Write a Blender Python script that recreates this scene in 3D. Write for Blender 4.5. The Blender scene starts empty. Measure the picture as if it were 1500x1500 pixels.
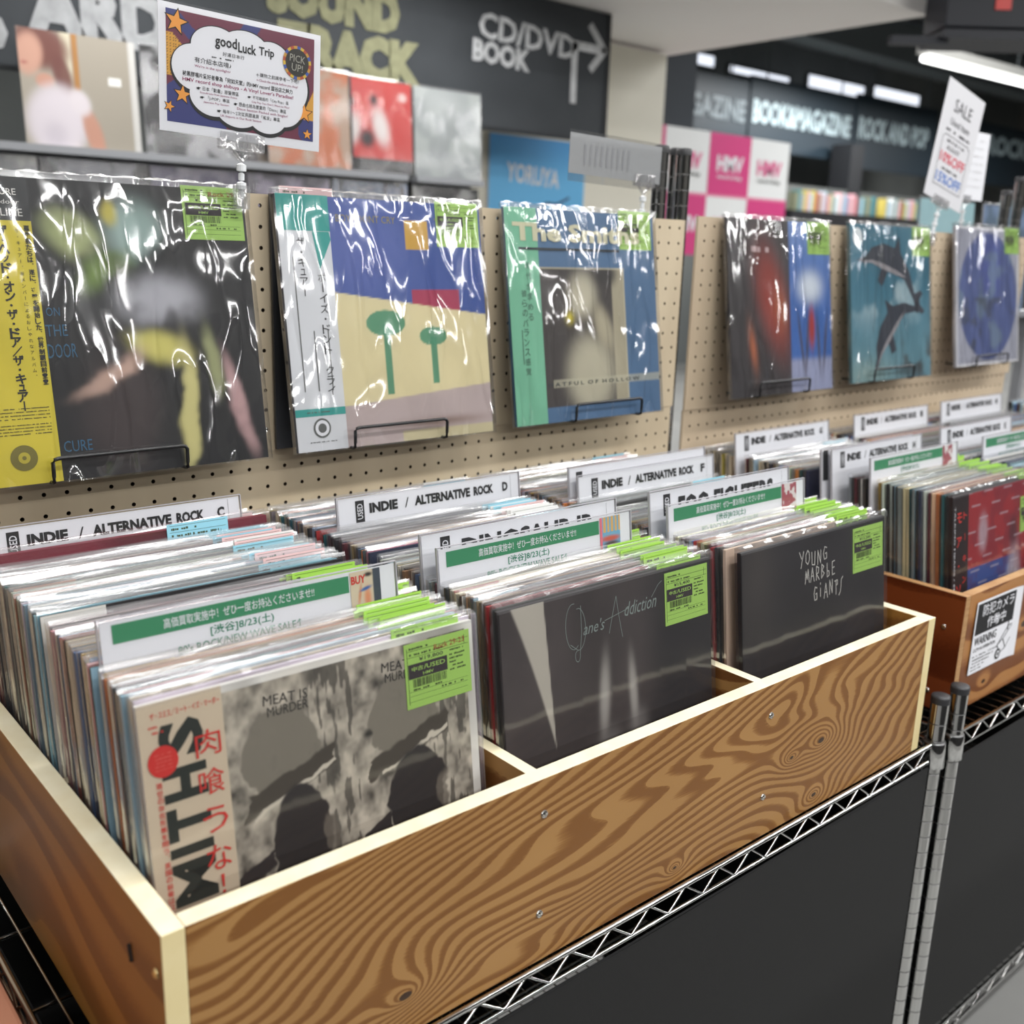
import bpy, math, random
import numpy as np
from mathutils import Matrix, Vector
S = bpy.context.scene
COL = S.collection
# ------------------------------------------------------------------ camera (frame of the pegboard: x along, y away, z up; floor at -1.42)
cd = bpy.data.cameras.new('camera'); cam = bpy.data.objects.new('camera', cd); COL.objects.link(cam)
F = Vector((0.63378693, 0.73200984, -0.24995143)); R = Vector((0.76072242, -0.64838065, 0.0300655)); U = Vector((0.14005543, 0.20919878, 0.96779148))
M = Matrix(((R[0], U[0], -F[0], -0.6065), (R[1], U[1], -F[1], -1.1854), (R[2], U[2], -F[2], -0.0403), (0, 0, 0, 1)))
cam.matrix_world = M
cd.sensor_width = 36; cd.lens = 35.99; cd.clip_start = .02
cd.dof.use_dof = True; cd.dof.focus_distance = 1.12; cd.dof.aperture_fstop = 4.6
S.camera = cam
# ------------------------------------------------------------------ world, lamps, exposure
w = bpy.data.worlds.new('world'); S.world = w; w.use_nodes = True
w.node_tree.nodes['Background'].inputs[0].default_value = (.93, .96, 1, 1)
w.node_tree.nodes['Background'].inputs[1].default_value = .35
S.view_settings.view_transform = 'Standard'; S.view_settings.look = 'None'
S.view_settings.exposure = 0.5; S.view_settings.gamma = 1; S.view_settings.use_curve_mapping = False
S.cycles.use_denoising = True; S.cycles.transparent_max_bounces = 24; S.cycles.max_bounces = 8
S.cycles.sample_clamp_indirect = 6
def ceiling_lamp(x, y, z, lx, ly, e):
    l = bpy.data.lights.new('tube_light', 'AREA'); l.shape = 'RECTANGLE'; l.size = lx; l.size_y = ly; l.energy = e; l.color = (1, .995, .985)
    o = bpy.data.objects.new('tube_light', l); o.location = (x, y, z); COL.objects.link(o); return o
for yy, ee in ((-5.2, 30), (-3.4, 30), (-1.7, 29), (-.35, 13)):
    for xx, kk in ((-2.6, .3), (.2, 1.08), (3.0, 1.15), (5.8, 1.1)):
        ceiling_lamp(xx, yy, 1.42, 2.3, .16, ee*kk)
for xx in (-1.6, .4, 2.3): ceiling_lamp(xx, 1.15, 1.3, 1.5, .14, 7)
for xx in (-.6, .7, 1.75): ceiling_lamp(xx, 1.72, .945, .5, .2, 7)
for xx, yy in ((6.2, 1.4), (6.2, 4.4), (10, 3.4), (10, 5.6), (13.5, 4.6), (3.2, 4.2)): ceiling_lamp(xx, yy, 1.9, 2.3, .2, 66)
# ------------------------------------------------------------------ mesh helpers
class MB:
    def __init__(s): s.v = []; s.f = []; s.m = []
    def quad(s, a, b, c, d, m=0):
        n = len(s.v); s.v += [a, b, c, d]; s.f.append((n, n+1, n+2, n+3)); s.m.append(m)
    def poly(s, pts, m=0):
        n = len(s.v); s.v += list(pts); s.f.append(tuple(range(n, n+len(pts)))); s.m.append(m)
    def box(s, x0, x1, y0, y1, z0, z1, m=0, mt=None, mf=None, ml=None):
        n = len(s.v)
        s.v += [(x0,y0,z0),(x1,y0,z0),(x1,y1,z0),(x0,y1,z0),(x0,y0,z1),(x1,y0,z1),(x1,y1,z1),(x0,y1,z1)]
        for q, k in (((0,3,2,1), m), ((4,5,6,7), m if mt is None else mt), ((0,1,5,4), m if mf is None else mf), ((2,3,7,6), m), ((3,0,4,7), m if ml is None else ml), ((1,2,6,5), m)):
            s.f.append(tuple(n+i for i in q)); s.m.append(k)
        return s
    def rect(s, x0, x1, z0, z1, y, m=0):
        s.quad((x0,y,z0),(x1,y,z0),(x1,y,z1),(x0,y,z1), m); return s
    def tube(s, pts, r, n=8, m=0, caps=True):
        pts = [Vector(p) for p in pts]; rings = []
        for i, p in enumerate(pts):
            d = (pts[min(i+1, len(pts)-1)] - pts[max(i-1, 0)]).normalized()
            a = Vector((0,0,1)) if abs(d.z) < .9 else Vector((1,0,0))
            e1 = d.cross(a).normalized(); e2 = d.cross(e1)
            k = len(s.v); rings.append(k)
            for j in range(n):
                t = 2*math.pi*j/n; s.v.append(tuple(p + (e1*math.cos(t)+e2*math.sin(t))*r))
        for a, b in zip(rings[:-1], rings[1:]):
            for j in range(n): s.f.append((a+j, a+(j+1)%n, b+(j+1)%n, b+j)); s.m.append(m)
        if caps:
            s.f.append(tuple(rings[0]+j for j in range(n))); s.m.append(m)
            s.f.append(tuple(rings[-1]+n-1-j for j in range(n))); s.m.append(m)
        return s
    def lathe(s, cx, cy, prof, n=20, m=0):
        rings = []
        for r, z, *mm in prof:
            rings.append((len(s.v), mm[0] if mm else m))
            for j in range(n):
                t = 2*math.pi*j/n; s.v.append((cx+r*math.cos(t), cy+r*math.sin(t), z))
        for (a, _), (b, mb) in zip(rings[:-1], rings[1:]):
            for j in range(n): s.f.append((a+j, a+(j+1)%n, b+(j+1)%n, b+j)); s.m.append(mb)
        s.f.append(tuple(rings[-1][0]+j for j in range(n))); s.m.append(rings[-1][1])
        return s
    def ribbon(s, pts, wd, y=-.0008, m=0):      # flat stroke in the XZ plane facing -y
        for (a, b) in zip(pts[:-1], pts[1:]):
            dx, dz = b[0]-a[0], b[1]-a[1]; L = math.hypot(dx, dz) or 1e-9
            nx, nz = -dz/L*wd/2, dx/L*wd/2; ex, ez = dx/L*wd*.3, dz/L*wd*.3
            s.quad((a[0]-nx-ex, y, a[1]-nz-ez), (b[0]-nx+ex, y, b[1]-nz+ez), (b[0]+nx+ex, y, b[1]+nz+ez), (a[0]+nx-ex, y, a[1]+nz-ez), m)
        return s
    def disc(s, cx, cz, rx, rz, y, m=0, n=32):
        s.poly([(cx+rx*math.cos(2*math.pi*i/n), y, cz+rz*math.sin(2*math.pi*i/n)) for i in range(n)], m); return s
    def mesh(s, name, mats, smooth=False):
        me = bpy.data.meshes.new(name); me.from_pydata(s.v, [], s.f)
        for m in mats: me.materials.append(m)
        if len(mats) > 1: me.polygons.foreach_set('material_index', s.m)
        if smooth: me.polygons.foreach_set('use_smooth', [True]*len(s.f))
        me.update(); return me
def link(name, data, parent=None, loc=(0,0,0), rot=(0,0,0), color=None):
    o = bpy.data.objects.new(name, data); COL.objects.link(o); o.parent = parent; o.location = loc; o.rotation_euler = rot
    if color: o.color = (*color, 1)
    return o
def obj(name, mb, mats, parent=None, loc=(0,0,0), rot=(0,0,0), smooth=False, color=None):
    if not isinstance(mats, (list, tuple)): mats = [mats]
    return link(name, mb.mesh(name, mats, smooth), parent, loc, rot, color)
def empty(name, loc=(0,0,0), rot=(0,0,0)):
    o = link(name, None, None, loc, rot); o.empty_display_size = .05; return o
def tag(o, label=None, cat=None, group=None, kind=None):
    if label: o['label'] = label
    if cat: o['category'] = cat
    if group: o['group'] = group
    if kind: o['kind'] = kind
    return o
def bevel(o, wdt=.001, seg=2):
    b = o.modifiers.new('bevel', 'BEVEL'); b.width = wdt; b.segments = seg; b.limit_method = 'ANGLE'; return o
# ------------------------------------------------------------------ materials
def mat(name, col=(.8,.8,.8), rough=.5, metal=0, emit=None, estr=1, spec=None, coat=0):
    m = bpy.data.materials.new(name); m.use_nodes = True; b = m.node_tree.nodes['Principled BSDF']
    b.inputs['Base Color'].default_value = (*col, 1); b.inputs['Roughness'].default_value = rough; b.inputs['Metallic'].default_value = metal
    if spec is not None: b.inputs['Specular IOR Level'].default_value = spec
    if coat: b.inputs['Coat Weight'].default_value = coat
    if emit: b.inputs['Emission Color'].default_value = (*emit, 1); b.inputs['Emission Strength'].default_value = estr
    return m
class NT:
    def __init__(s, m): s.t = m.node_tree; s.b = s.t.nodes.get('Principled BSDF')
    def n(s, typ, **kw):
        nd = s.t.nodes.new('ShaderNode'+typ)
        for k, v in kw.items():
            if k[0] == 'i': nd.inputs[int(k[1:])].default_value = v
            else: setattr(nd, k, v)
        return nd
    def l(s, a, b): s.t.links.new(a, b); return s
    def math(s, op, a, b=0.0, c=None):
        nd = s.n('Math', operation=op)
        for i, x in enumerate((a, b) if c is None else (a, b, c)):
            if isinstance(x, (int, float)): nd.inputs[i].default_value = x
            else: s.l(x, nd.inputs[i])
        return nd.outputs[0]
    def ramp(s, fac, stops, interp='LINEAR'):
        r = s.n('ValToRGB'); cr = r.color_ramp; cr.interpolation = interp
        while len(cr.elements) < len(stops): cr.elements.new(.5)
        for e, (p, c) in zip(cr.elements, stops): e.position = p; e.color = (*c, 1)
        s.l(fac, r.inputs[0]); return r.outputs[0]
def srgb(r, g, b):
    f = lambda c: (c/255/12.92) if c/255 <= .04045 else ((c/255+.055)/1.055)**2.4
    return (f(r), f(g), f(b))
def wood(name, light, dark, mid, freq=15, stretch=(.9, 5, 5), knots=(), dist=.35, rough=.45, sharp=.54, sweep=0.0, zc=2.3):
    m = mat(name, rough=rough); t = NT(m)
    tc = t.n('TexCoord'); mp = t.n('Mapping'); mp.inputs['Scale'].default_value = stretch; t.l(tc.outputs['Object'], mp.inputs[0])
    nz = t.n('TexNoise'); nz.inputs['Scale'].default_value = 1.0; nz.inputs['Detail'].default_value = 1.6; nz.inputs['Roughness'].default_value = .42; nz.inputs['Distortion'].default_value = dist
    t.l(mp.outputs[0], nz.inputs['Vector'])
    fld = nz.outputs['Fac']
    sep = t.n('SeparateXYZ'); t.l(tc.outputs['Object'], sep.inputs[0])
    fld = t.math('ADD', fld, t.math('MULTIPLY', sep.outputs[2], zc)); 
    if sweep: fld = t.math('ADD', fld, t.math('MULTIPLY', sep.outputs[0], sweep))
    kn = None
    for (kx, ky, kz, kr) in knots:
        v = t.n('Vector' + 'Math', operation='SUBTRACT'); t.l(tc.outputs['Object'], v.inputs[0]); v.inputs[1].default_value = (kx, ky, kz)
        v2 = t.n('VectorMath', operation='MULTIPLY'); t.l(v.outputs[0], v2.inputs[0]); v2.inputs[1].default_value = (.55, .55, 1)
        ln = t.n('VectorMath', operation='LENGTH'); t.l(v2.outputs[0], ln.inputs[0])
        g = t.math('POWER', 2.718, t.math('MULTIPLY', ln.outputs['Value'], -1/(kr*1.15)))
        fld = t.math('ADD', fld, t.math('MULTIPLY', g, .30))
        core = t.math('LESS_THAN', t.math('ADD', ln.outputs['Value'], t.math('MULTIPLY', nz.outputs['Fac'], .002)), kr*.42)
        kn = core if kn is None else t.math('MAXIMUM', kn, core)
    fr = t.math('FRACT', t.math('MULTIPLY', fld, freq))
    fine = t.n('TexNoise'); mp2 = t.n('Mapping'); mp2.inputs['Scale'].default_value = (4, 60, 240); t.l(tc.outputs['Object'], mp2.inputs[0]); t.l(mp2.outputs[0], fine.inputs['Vector']); fine.inputs['Scale'].default_value = 3; fine.inputs['Detail'].default_value = 4
    fr2 = t.math('ADD', fr, t.math('MULTIPLY', t.math('SUBTRACT', fine.outputs['Fac'], .5), .35))
    c = t.ramp(fr2, [(0, mid), (.05, dark), (.34, dark), (.46, mid), (sharp, light), (.95, light)])
    big = t.n('TexNoise'); big.inputs['Scale'].default_value = 5; t.l(tc.outputs['Object'], big.inputs['Vector'])
    mx = t.n('MixRGB', blend_type='MULTIPLY'); mx.inputs[0].default_value = .5; t.l(c, mx.inputs[1])
    t.l(t.ramp(big.outputs['Fac'], [(.3, (.72,.66,.6)), (.7, (1,1,1))]), mx.inputs[2]); out = mx.outputs[0]
    if kn is not None:
        m2 = t.n('MixRGB'); t.l(kn, m2.inputs[0]); t.l(out, m2.inputs[1]); m2.inputs[2].default_value = (.045, .022, .01, 1); out = m2.outputs[0]
    t.l(out, t.b.inputs['Base Color'])
    bp = t.n('Bump'); bp.inputs['Strength'].default_value = .12; bp.inputs['Distance'].default_value = .001; t.l(fr2, bp.inputs['Height']); t.l(bp.outputs[0], t.b.inputs['Normal'])
    return m
def noisy(name, c1, c2, scale=8, rough=.5, stretch=(1,1,1), bump=0, metal=0):
    m = mat(name, rough=rough, metal=metal); t = NT(m); tc = t.n('TexCoord'); mp = t.n('Mapping'); mp.inputs['Scale'].default_value = stretch
    t.l(tc.outputs['Object'], mp.inputs[0]); nz = t.n('TexNoise'); nz.inputs['Scale'].default_value = scale; nz.inputs['Detail'].default_value = 5; t.l(mp.outputs[0], nz.inputs['Vector'])
    t.l(t.ramp(nz.outputs['Fac'], [(.3, c1), (.7, c2)]), t.b.inputs['Base Color'])
    if bump:
        bp = t.n('Bump'); bp.inputs['Strength'].default_value = bump; bp.inputs['Distance'].default_value = .001; t.l(nz.outputs['Fac'], bp.inputs['Height']); t.l(bp.outputs[0], t.b.inputs['Normal'])
    return m
def film(name, wr=.5, milky=.05, scale=5, rough=.1, tint=(1,1,1), gl=.9, base=.045, sx=1.0, k=1.25):
    m = bpy.data.materials.new(name); m.use_nodes = True; t = NT(m); t.t.nodes.remove(t.b)
    out = [n for n in t.t.nodes if n.type == 'OUTPUT_MATERIAL'][0]
    tc = t.n('TexCoord')
    oi = t.n('ObjectInfo'); ad = t.n('VectorMath', operation='ADD'); t.l(tc.outputs['Object'], ad.inputs[0])
    cmb = t.n('CombineXYZ'); t.l(t.math('MULTIPLY', oi.outputs['Random'], 37), cmb.inputs[0]); t.l(t.math('MULTIPLY', oi.outputs['Random'], 91), cmb.inputs[2]); t.l(cmb.outputs[0], ad.inputs[1])
    mp = t.n('Mapping'); mp.inputs['Scale'].default_value = (sx, 1, .55); mp.inputs['Rotation'].default_value = (0, .6 if sx == 1 else 0, 0); t.l(ad.outputs[0], mp.inputs[0])
    nz = t.n('TexNoise'); nz.inputs['Scale'].default_value = scale; nz.inputs['Detail'].default_value = 1.2; nz.inputs['Distortion'].default_value = .9; t.l(mp.outputs[0], nz.inputs['Vector'])
    mp2 = t.n('Mapping'); mp2.inputs['Scale'].default_value = (sx, 1, .22); mp2.inputs['Rotation'].default_value = (0, -.8 if sx == 1 else 0, 0); t.l(ad.outputs[0], mp2.inputs[0])
    n2 = t.n('TexNoise'); n2.inputs['Scale'].default_value = scale*3.6; n2.inputs['Detail'].default_value = 1; n2.inputs['Distortion'].default_value = .4; t.l(mp2.outputs[0], n2.inputs['Vector'])
    ridge = t.math('POWER', t.math('SUBTRACT', 1, t.math('ABSOLUTE', t.math('MULTIPLY', t.math('SUBTRACT', n2.outputs['Fac'], .5), 6))), 3)
    ridge = t.math('MAXIMUM', ridge, 0)
    h = t.math('ADD', nz.outputs['Fac'], t.math('MULTIPLY', ridge, .07))
    bp = t.n('Bump'); bp.inputs['Strength'].default_value = wr; bp.inputs['Distance'].default_value = .035; t.l(h, bp.inputs['Height'])
    g = t.n('BsdfGlossy'); g.inputs['Roughness'].default_value = rough; g.inputs['Color'].default_value = (gl, gl, gl, 1); t.l(bp.outputs[0], g.inputs['Normal'])
    tr = t.n('BsdfTransparent'); tr.inputs[0].default_value = (*tint, 1)
    df = t.n('BsdfDiffuse'); df.inputs[0].default_value = (.9, .9, .92, 1)
    m1 = t.n('MixShader'); m1.inputs[0].default_value = milky; t.l(tr.outputs[0], m1.inputs[1]); t.l(df.outputs[0], m1.inputs[2])
    fr = t.n('Fresnel'); fr.inputs['IOR'].default_value = 1.5; t.l(bp.outputs[0], fr.inputs['Normal'])
    m2 = t.n('MixShader'); t.l(t.math('MINIMUM', t.math('ADD', t.math('MULTIPLY', fr.outputs[0], k), base), .42), m2.inputs[0]); t.l(m1.outputs[0], m2.inputs[1]); t.l(g.outputs[0], m2.inputs[2])
    t.l(m2.outputs[0], out.inputs[0]); return m
def objcolor(name, rough=.5, coat=0, var=.0, stripe=False):
    m = mat(name, rough=rough, coat=coat); t = NT(m); oi = t.n('ObjectInfo'); c = oi.outputs['Color']
    if stripe:      # patches of print along the sleeve
        tc = t.n('TexCoord'); mp = t.n('Mapping'); mp.inputs['Scale'].default_value = (9, 0, 3); t.l(tc.outputs['Object'], mp.inputs[0])
        cmb = t.n('CombineXYZ'); t.l(t.math('MULTIPLY', oi.outputs['Random'], 53), cmb.inputs[0]); ad = t.n('VectorMath', operation='ADD'); t.l(mp.outputs[0], ad.inputs[0]); t.l(cmb.outputs[0], ad.inputs[1])
        nz = t.n('TexNoise'); nz.inputs['Scale'].default_value = 1; nz.inputs['Detail'].default_value = 2; t.l(ad.outputs[0], nz.inputs['Vector'])
        mx = t.n('MixRGB', blend_type='MULTIPLY'); mx.inputs[0].default_value = .8; t.l(c, mx.inputs[1]); t.l(t.ramp(nz.outputs['Fac'], [(.35, (.35,.33,.32)), (.5, (1,1,1)), (.62, (1,.97,.93)), (.75, (.6,.62,.66))]), mx.inputs[2]); c = mx.outputs[0]
    t.l(c, t.b.inputs['Base Color']); return m
ATTR = mat('printed_cover', rough=.42); _t = NT(ATTR); _a = _t.n('Attribute'); _a.attribute_name = 'Col'; _t.l(_a.outputs['Color'], _t.b.inputs['Base Color'])
PINE = wood('pine_plywood', srgb(168,126,74), srgb(128,84,38), srgb(146,102,52), freq=19, stretch=(1.9, 4, 7.0), sweep=-.9, zc=3.4, dist=.75,
            knots=((.207,0,.041,.011), (.826,0,.0915,.012), (.765,0,.0875,.008), (.823,0,.018,.010), (.56,0,.022,.006)))
PINE_SIDE = wood('pine_plywood_side', srgb(168,118,54), srgb(136,90,40), srgb(154,104,46), freq=6, stretch=(4, 1.3, 5), dist=.8, sharp=.6)
PINE_IN = wood('pine_plywood_inner', srgb(180,134,78), srgb(126,80,38), srgb(150,104,56), freq=9, stretch=(4, 1.6, 7), dist=.6)
PALE = noisy('pale_edge_wood', srgb(236,224,188), srgb(246,238,210), scale=14, rough=.45, stretch=(2,2,6))
PALE_END = noisy('pale_end_strip', srgb(222,204,150), srgb(232,216,168), scale=20, rough=.5)
OLD = wood('aged_plywood_front', srgb(176,124,72), srgb(122,72,36), srgb(152,100,54), freq=5, stretch=(1.2, 4, 6), dist=.8, rough=.4, knots=((.22,0,.10,.016),(.10,0,.03,.01)), sharp=.6)
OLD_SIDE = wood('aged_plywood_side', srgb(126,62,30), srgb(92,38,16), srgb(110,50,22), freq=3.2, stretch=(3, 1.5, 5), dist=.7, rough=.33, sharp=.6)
OLD_EDGE = noisy('aged_ply_edge', srgb(196,158,110), srgb(150,104,62), scale=60, rough=.5, stretch=(.2,.2,8))
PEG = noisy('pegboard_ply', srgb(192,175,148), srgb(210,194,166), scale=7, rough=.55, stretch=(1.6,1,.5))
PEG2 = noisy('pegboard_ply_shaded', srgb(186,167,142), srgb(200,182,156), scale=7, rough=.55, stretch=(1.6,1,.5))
CHROME = mat('chrome', (.62,.62,.61), .09, 1)
CHROME_D = mat('chrome_groove', (.16,.16,.16), .35, 1)
STEEL = mat('screw_steel', (.7,.68,.64), .25, 1)
BRASS = mat('screw_brass', (.8,.62,.3), .28, 1)
CAPM = mat('black_plastic_cap', (.035,.035,.038), .4)
WIREB = mat('black_wire', (.012,.012,.013), .3)
WHITE = mat('white_paper', srgb(232,233,238), .5)
OFFW = mat('offwhite_paper', srgb(225,224,220), .5)
BLACK = mat('black_ink', srgb(24,25,28), .5)
INKG = mat('grey_ink', srgb(96,98,96), .6)
GREENB = mat('green_banner_ink', srgb(58,140,98), .5)
GREENT = mat('green_letter_ink', srgb(44,132,102), .5)
TAGG = mat('green_tag_paper', srgb(160,200,98), .5)
TAGINK = mat('tag_dark_ink', srgb(62,74,38), .6)
TAGBOX = mat('tag_box_ink', srgb(48,40,44), .6)
REDINK = mat('red_ink', srgb(206,50,44), .5)
REDPEN = mat('red_marker_ink', srgb(160,64,48), .6)
FILM_W = film('clear_sleeve_display', wr=.62, milky=.01, scale=7, rough=.08, base=.03, k=1.9)
FILM_F = film('clear_sleeve_front', wr=.16, milky=.012, scale=4, rough=.10, base=.0, k=.9)
FILM_S = film('clear_sleeve_filed', wr=.15, milky=.015, scale=14, rough=.12, base=.01, sx=.05)
FOLD = film('clear_sleeve_fold', wr=.13, milky=.06, scale=20, rough=.13, base=.05, sx=.04)
CLEARP = film('clear_plastic_clip', wr=.3, milky=.12, scale=40, rough=.05, base=.15)
CARDCASE = film('clear_card_case', wr=.04, milky=.01, scale=3, rough=.08, base=.0, k=.7)
RECM = objcolor('record_sleeve_card', .45, stripe=True); RECTOP = objcolor('record_sleeve_top', .6); TAGM = objcolor('tag_card', .5)
# ------------------------------------------------------------------ lettering
_tc = {}
def glyphs(txt, bold=0.0):
    k = (txt, bold)
    if k not in _tc:
        cu = bpy.data.curves.new('lettering', 'FONT'); cu.body = txt; cu.resolution_u = 2; cu.offset = bold; cu.size = 1
        o = bpy.data.objects.new('lettering', cu); me = bpy.data.meshes.new_from_object(o)
        n = len(me.vertices); v = np.zeros(n*3); me.vertices.foreach_get('co', v); v = v.reshape(-1, 3)[:, :2]
        fs = [tuple(p.vertices) for p in me.polygons]
        bpy.data.objects.remove(o); bpy.data.curves.remove(cu); bpy.data.meshes.remove(me)
        if n: v = v - v.min(0); 
        _tc[k] = (v, fs, (v.max(0) if n else np.array([1e-3, 1e-3])))
    return _tc[k]
def put(mb, txt, x, z, h, w=None, y=-.0004, rot=0, bold=0.0, m=0, align='l', italic=0.0):
    """letters as flat mesh in the XZ plane; (x,z) = lower left (or centre), h = height, w = fitted width, rot in degrees about the corner"""
    v, fs, sz = glyphs(txt, bold)
    if not len(v): return mb
    sy = h/sz[1]; sx = (w/sz[0]) if w else sy
    p = v*[sx, sy]
    if italic: p = p + np.stack([p[:, 1]*italic, p[:, 1]*0], 1)
    if align == 'c': p = p - np.array([sz[0]*sx/2, sz[1]*sy/2])
    c, s_ = math.cos(math.radians(rot)), math.sin(math.radians(rot))
    q = np.stack([x + p[:, 0]*c - p[:, 1]*s_, np.full(len(p), y), z + p[:, 0]*s_ + p[:, 1]*c], 1)
    n = len(mb.v); mb.v += [tuple(a) for a in q.tolist()]
    for f in fs: mb.f.append(tuple(n+i for i in f)); mb.m.append(m)
    return mb
def vert(mb, txt, x, z, step, size, y=-.0004, bold=0.0, m=0, dx=0.0):
    """vertical Japanese lettering, x = column centre, z = top"""
    for i, ch in enumerate(txt):
        if ch in ' 　': continue
        cz = z - step*(i+.5); cx = x + dx*i
        small = ch in '・。、ュァィッ'
        if ch == 'ー': put(mb, ch, cx, cz, size*.12, size*.85, y, 90, bold, m, 'c')
        elif ch == '・': mb.disc(cx, cz, size*.11, size*.11, y, m, 8)
        elif ch in '、。': mb.disc(cx+size*.3, cz+size*.3, size*.1, size*.1, y, m, 8)
        else: put(mb, ch, cx, cz, size*(.62 if small else .9), size*(.6 if small else .88), y, 0, bold, m, 'c')
    return mb
def scribble(mb, x0, x1, z, h, y=-.0004, m=0, seed=0, dens=.8):      # an unreadable printed line
    r = random.Random(seed); x = x0
    while x < x1:
        ww = r.uniform(.5, 1.6)*h*.8
        if r.random() < dens: mb.rect(x, min(x+ww*.8, x1), z+h*r.uniform(0,.15), z+h*r.uniform(.75, 1), y, m)
        x += ww
    return mb
# ------------------------------------------------------------------ printed covers (vertex-coloured grids)
def fbm(u, v, s, seed, oct=4):
    r = np.random.RandomState(seed); g = r.rand(64, 64); out = 0; amp = 1; tot = 0
    for o in range(oct):
        x = u*s*(2**o)+7.3*o; z = v*s*(2**o)+3.1*o; xi = np.floor(x).astype(int); zi = np.floor(z).astype(int); fx = x-xi; fz = z-zi
        fx = fx*fx*(3-2*fx); fz = fz*fz*(3-2*fz)
        a = g[xi % 64, zi % 64]; b = g[(xi+1) % 64, zi % 64]; c = g[xi % 64, (zi+1) % 64]; d = g[(xi+1) % 64, (zi+1) % 64]
        out = out + amp*((a*(1-fx)+b*fx)*(1-fz)+(c*(1-fx)+d*fx)*fz); tot += amp; amp *= .5
    return out/tot
def blob(u, v, cu, cv, su, sv, ang=0, p=2.0):
    c, s_ = math.cos(math.radians(ang)), math.sin(math.radians(ang)); a = ((u-cu)*c+(v-cv)*s_)/su; b = (-(u-cu)*s_+(v-cv)*c)/sv
    return np.exp(-((a*a+b*b)**(p/2)))
def mixc(C, col, m): m = np.clip(m, 0, 1)[..., None]; return C*(1-m)+np.array(srgb(*col))*m
def sm(x, a, b): t = np.clip((x-a)/(b-a), 0, 1); return t*t*(3-2*t)
def cover(name, parent, x0, x1, z0, z1, y, fn, n=110, mtl=None):
    nx = n; nz = max(4, int(n*(z1-z0)/(x1-x0))); U_, V_ = np.meshgrid((np.arange(nx+1))/nx, (np.arange(nz+1))/nz)
    Cc = np.clip(fn(U_, V_), 0, 1)
    vs = np.stack([x0+(x1-x0)*U_, np.full_like(U_, y), z0+(z1-z0)*V_], -1).reshape(-1, 3)
    idx = np.arange((nx+1)*(nz+1)).reshape(nz+1, nx+1)
    fs = np.stack([idx[:-1, :-1], idx[:-1, 1:], idx[1:, 1:], idx[1:, :-1]], -1).reshape(-1, 4)
    me = bpy.data.meshes.new(name); me.from_pydata(vs.tolist(), [], fs.tolist())
    ca = me.color_attributes.new('Col', 'FLOAT_COLOR', 'POINT'); ca.data.foreach_set('color', np.concatenate([Cc.reshape(-1, 3), np.ones((len(vs), 1))], 1).astype(np.float32).ravel())
    me.materials.append(mtl or ATTR); me.update(); return link(name, me, parent)
# ================================================================== SETTING
FL = -1.42
FLOORM = noisy('grey_vinyl_floor', srgb(140,140,138), srgb(156,156,153), scale=3, rough=.35)
CEILM = noisy('white_ceiling', srgb(240,235,231), srgb(245,241,237), scale=1, rough=.8)
CEILG = noisy('grey_ceiling', srgb(120,122,122), srgb(140,142,142), scale=1, rough=.8)
CEILD = noisy('shop_wall_grey', srgb(120,118,114), srgb(140,138,134), scale=1, rough=.8)
DARKW = noisy('dark_slate_wall', srgb(44,49,56), srgb(50,56,63), scale=2, rough=.7)
tag(obj('floor', MB().box(-7, 18, -8, 9, FL-.1, FL), FLOORM), kind='structure')
tag(obj('ceiling', MB().box(-7, 18, -8, 9, 2.6, 2.7), CEILG), kind='structure')
tag(obj('trim_1', MB().box(-6.5, 3.72, 1.25, 2.78, .95, 2.6), CEILM), 'white boxed-in ceiling soffit above the chalkboard', kind='structure')
tag(obj('wall_back', MB().box(-7, 18, 7.4, 7.6, FL, 2.6), noisy('back_wall_paint', srgb(104,108,108), srgb(120,124,122), scale=1, rough=.8)), kind='structure')
tag(obj('trim_2', MB().box(2.4, 4.98, 3.55, 3.65, .45, 2.55), DARKW), 'dark slate fascia panel right of the chalkboard', kind='structure')
tag(obj('wall_front', MB().box(-7, 18, -8.1, -8, FL, 2.6), CEILD), kind='structure')
tag(obj('wall_right', MB().box(18, 18.1, -8, 9, FL, 2.6), CEILD), kind='structure')
tag(obj('added_partition', MB().box(-5, 9, -2.35, -2.0, FL, -.55).box(-5, 9, -2.7, -2.6, FL, .05), noisy('added_dark_partition', srgb(38,38,40), srgb(58,57,58), scale=3, rough=.8)), 'unseen low dark partition added across the aisle to darken reflections', kind='structure')  # added behind the camera so chrome and sleeves reflect something dark
tag(obj('wall_left', MB().box(-7.2, -7, -8, 9, FL, 2.6), CEILG), kind='structure')
tag(obj('trim_3', MB().box(2.1, 3.62, 2.6, 2.66, FL, .93), noisy('cream_panel', srgb(226,222,206), srgb(236,233,220), scale=1, rough=.6)), 'cream wall panel behind the blue poster', kind='structure')
BEAM = mat('grey_steel_beam', srgb(74,80,82), .6)
tag(obj('trim_4', MB().box(5.5, 16, 5.4, 5.7, 2.1, 2.5), BEAM), 'dark grey ceiling beam above the far signs', kind='structure')
GLOW = mat('daylight_window', (.9,.93,1), .4, emit=(.85,.9,1), estr=.85)
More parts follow.
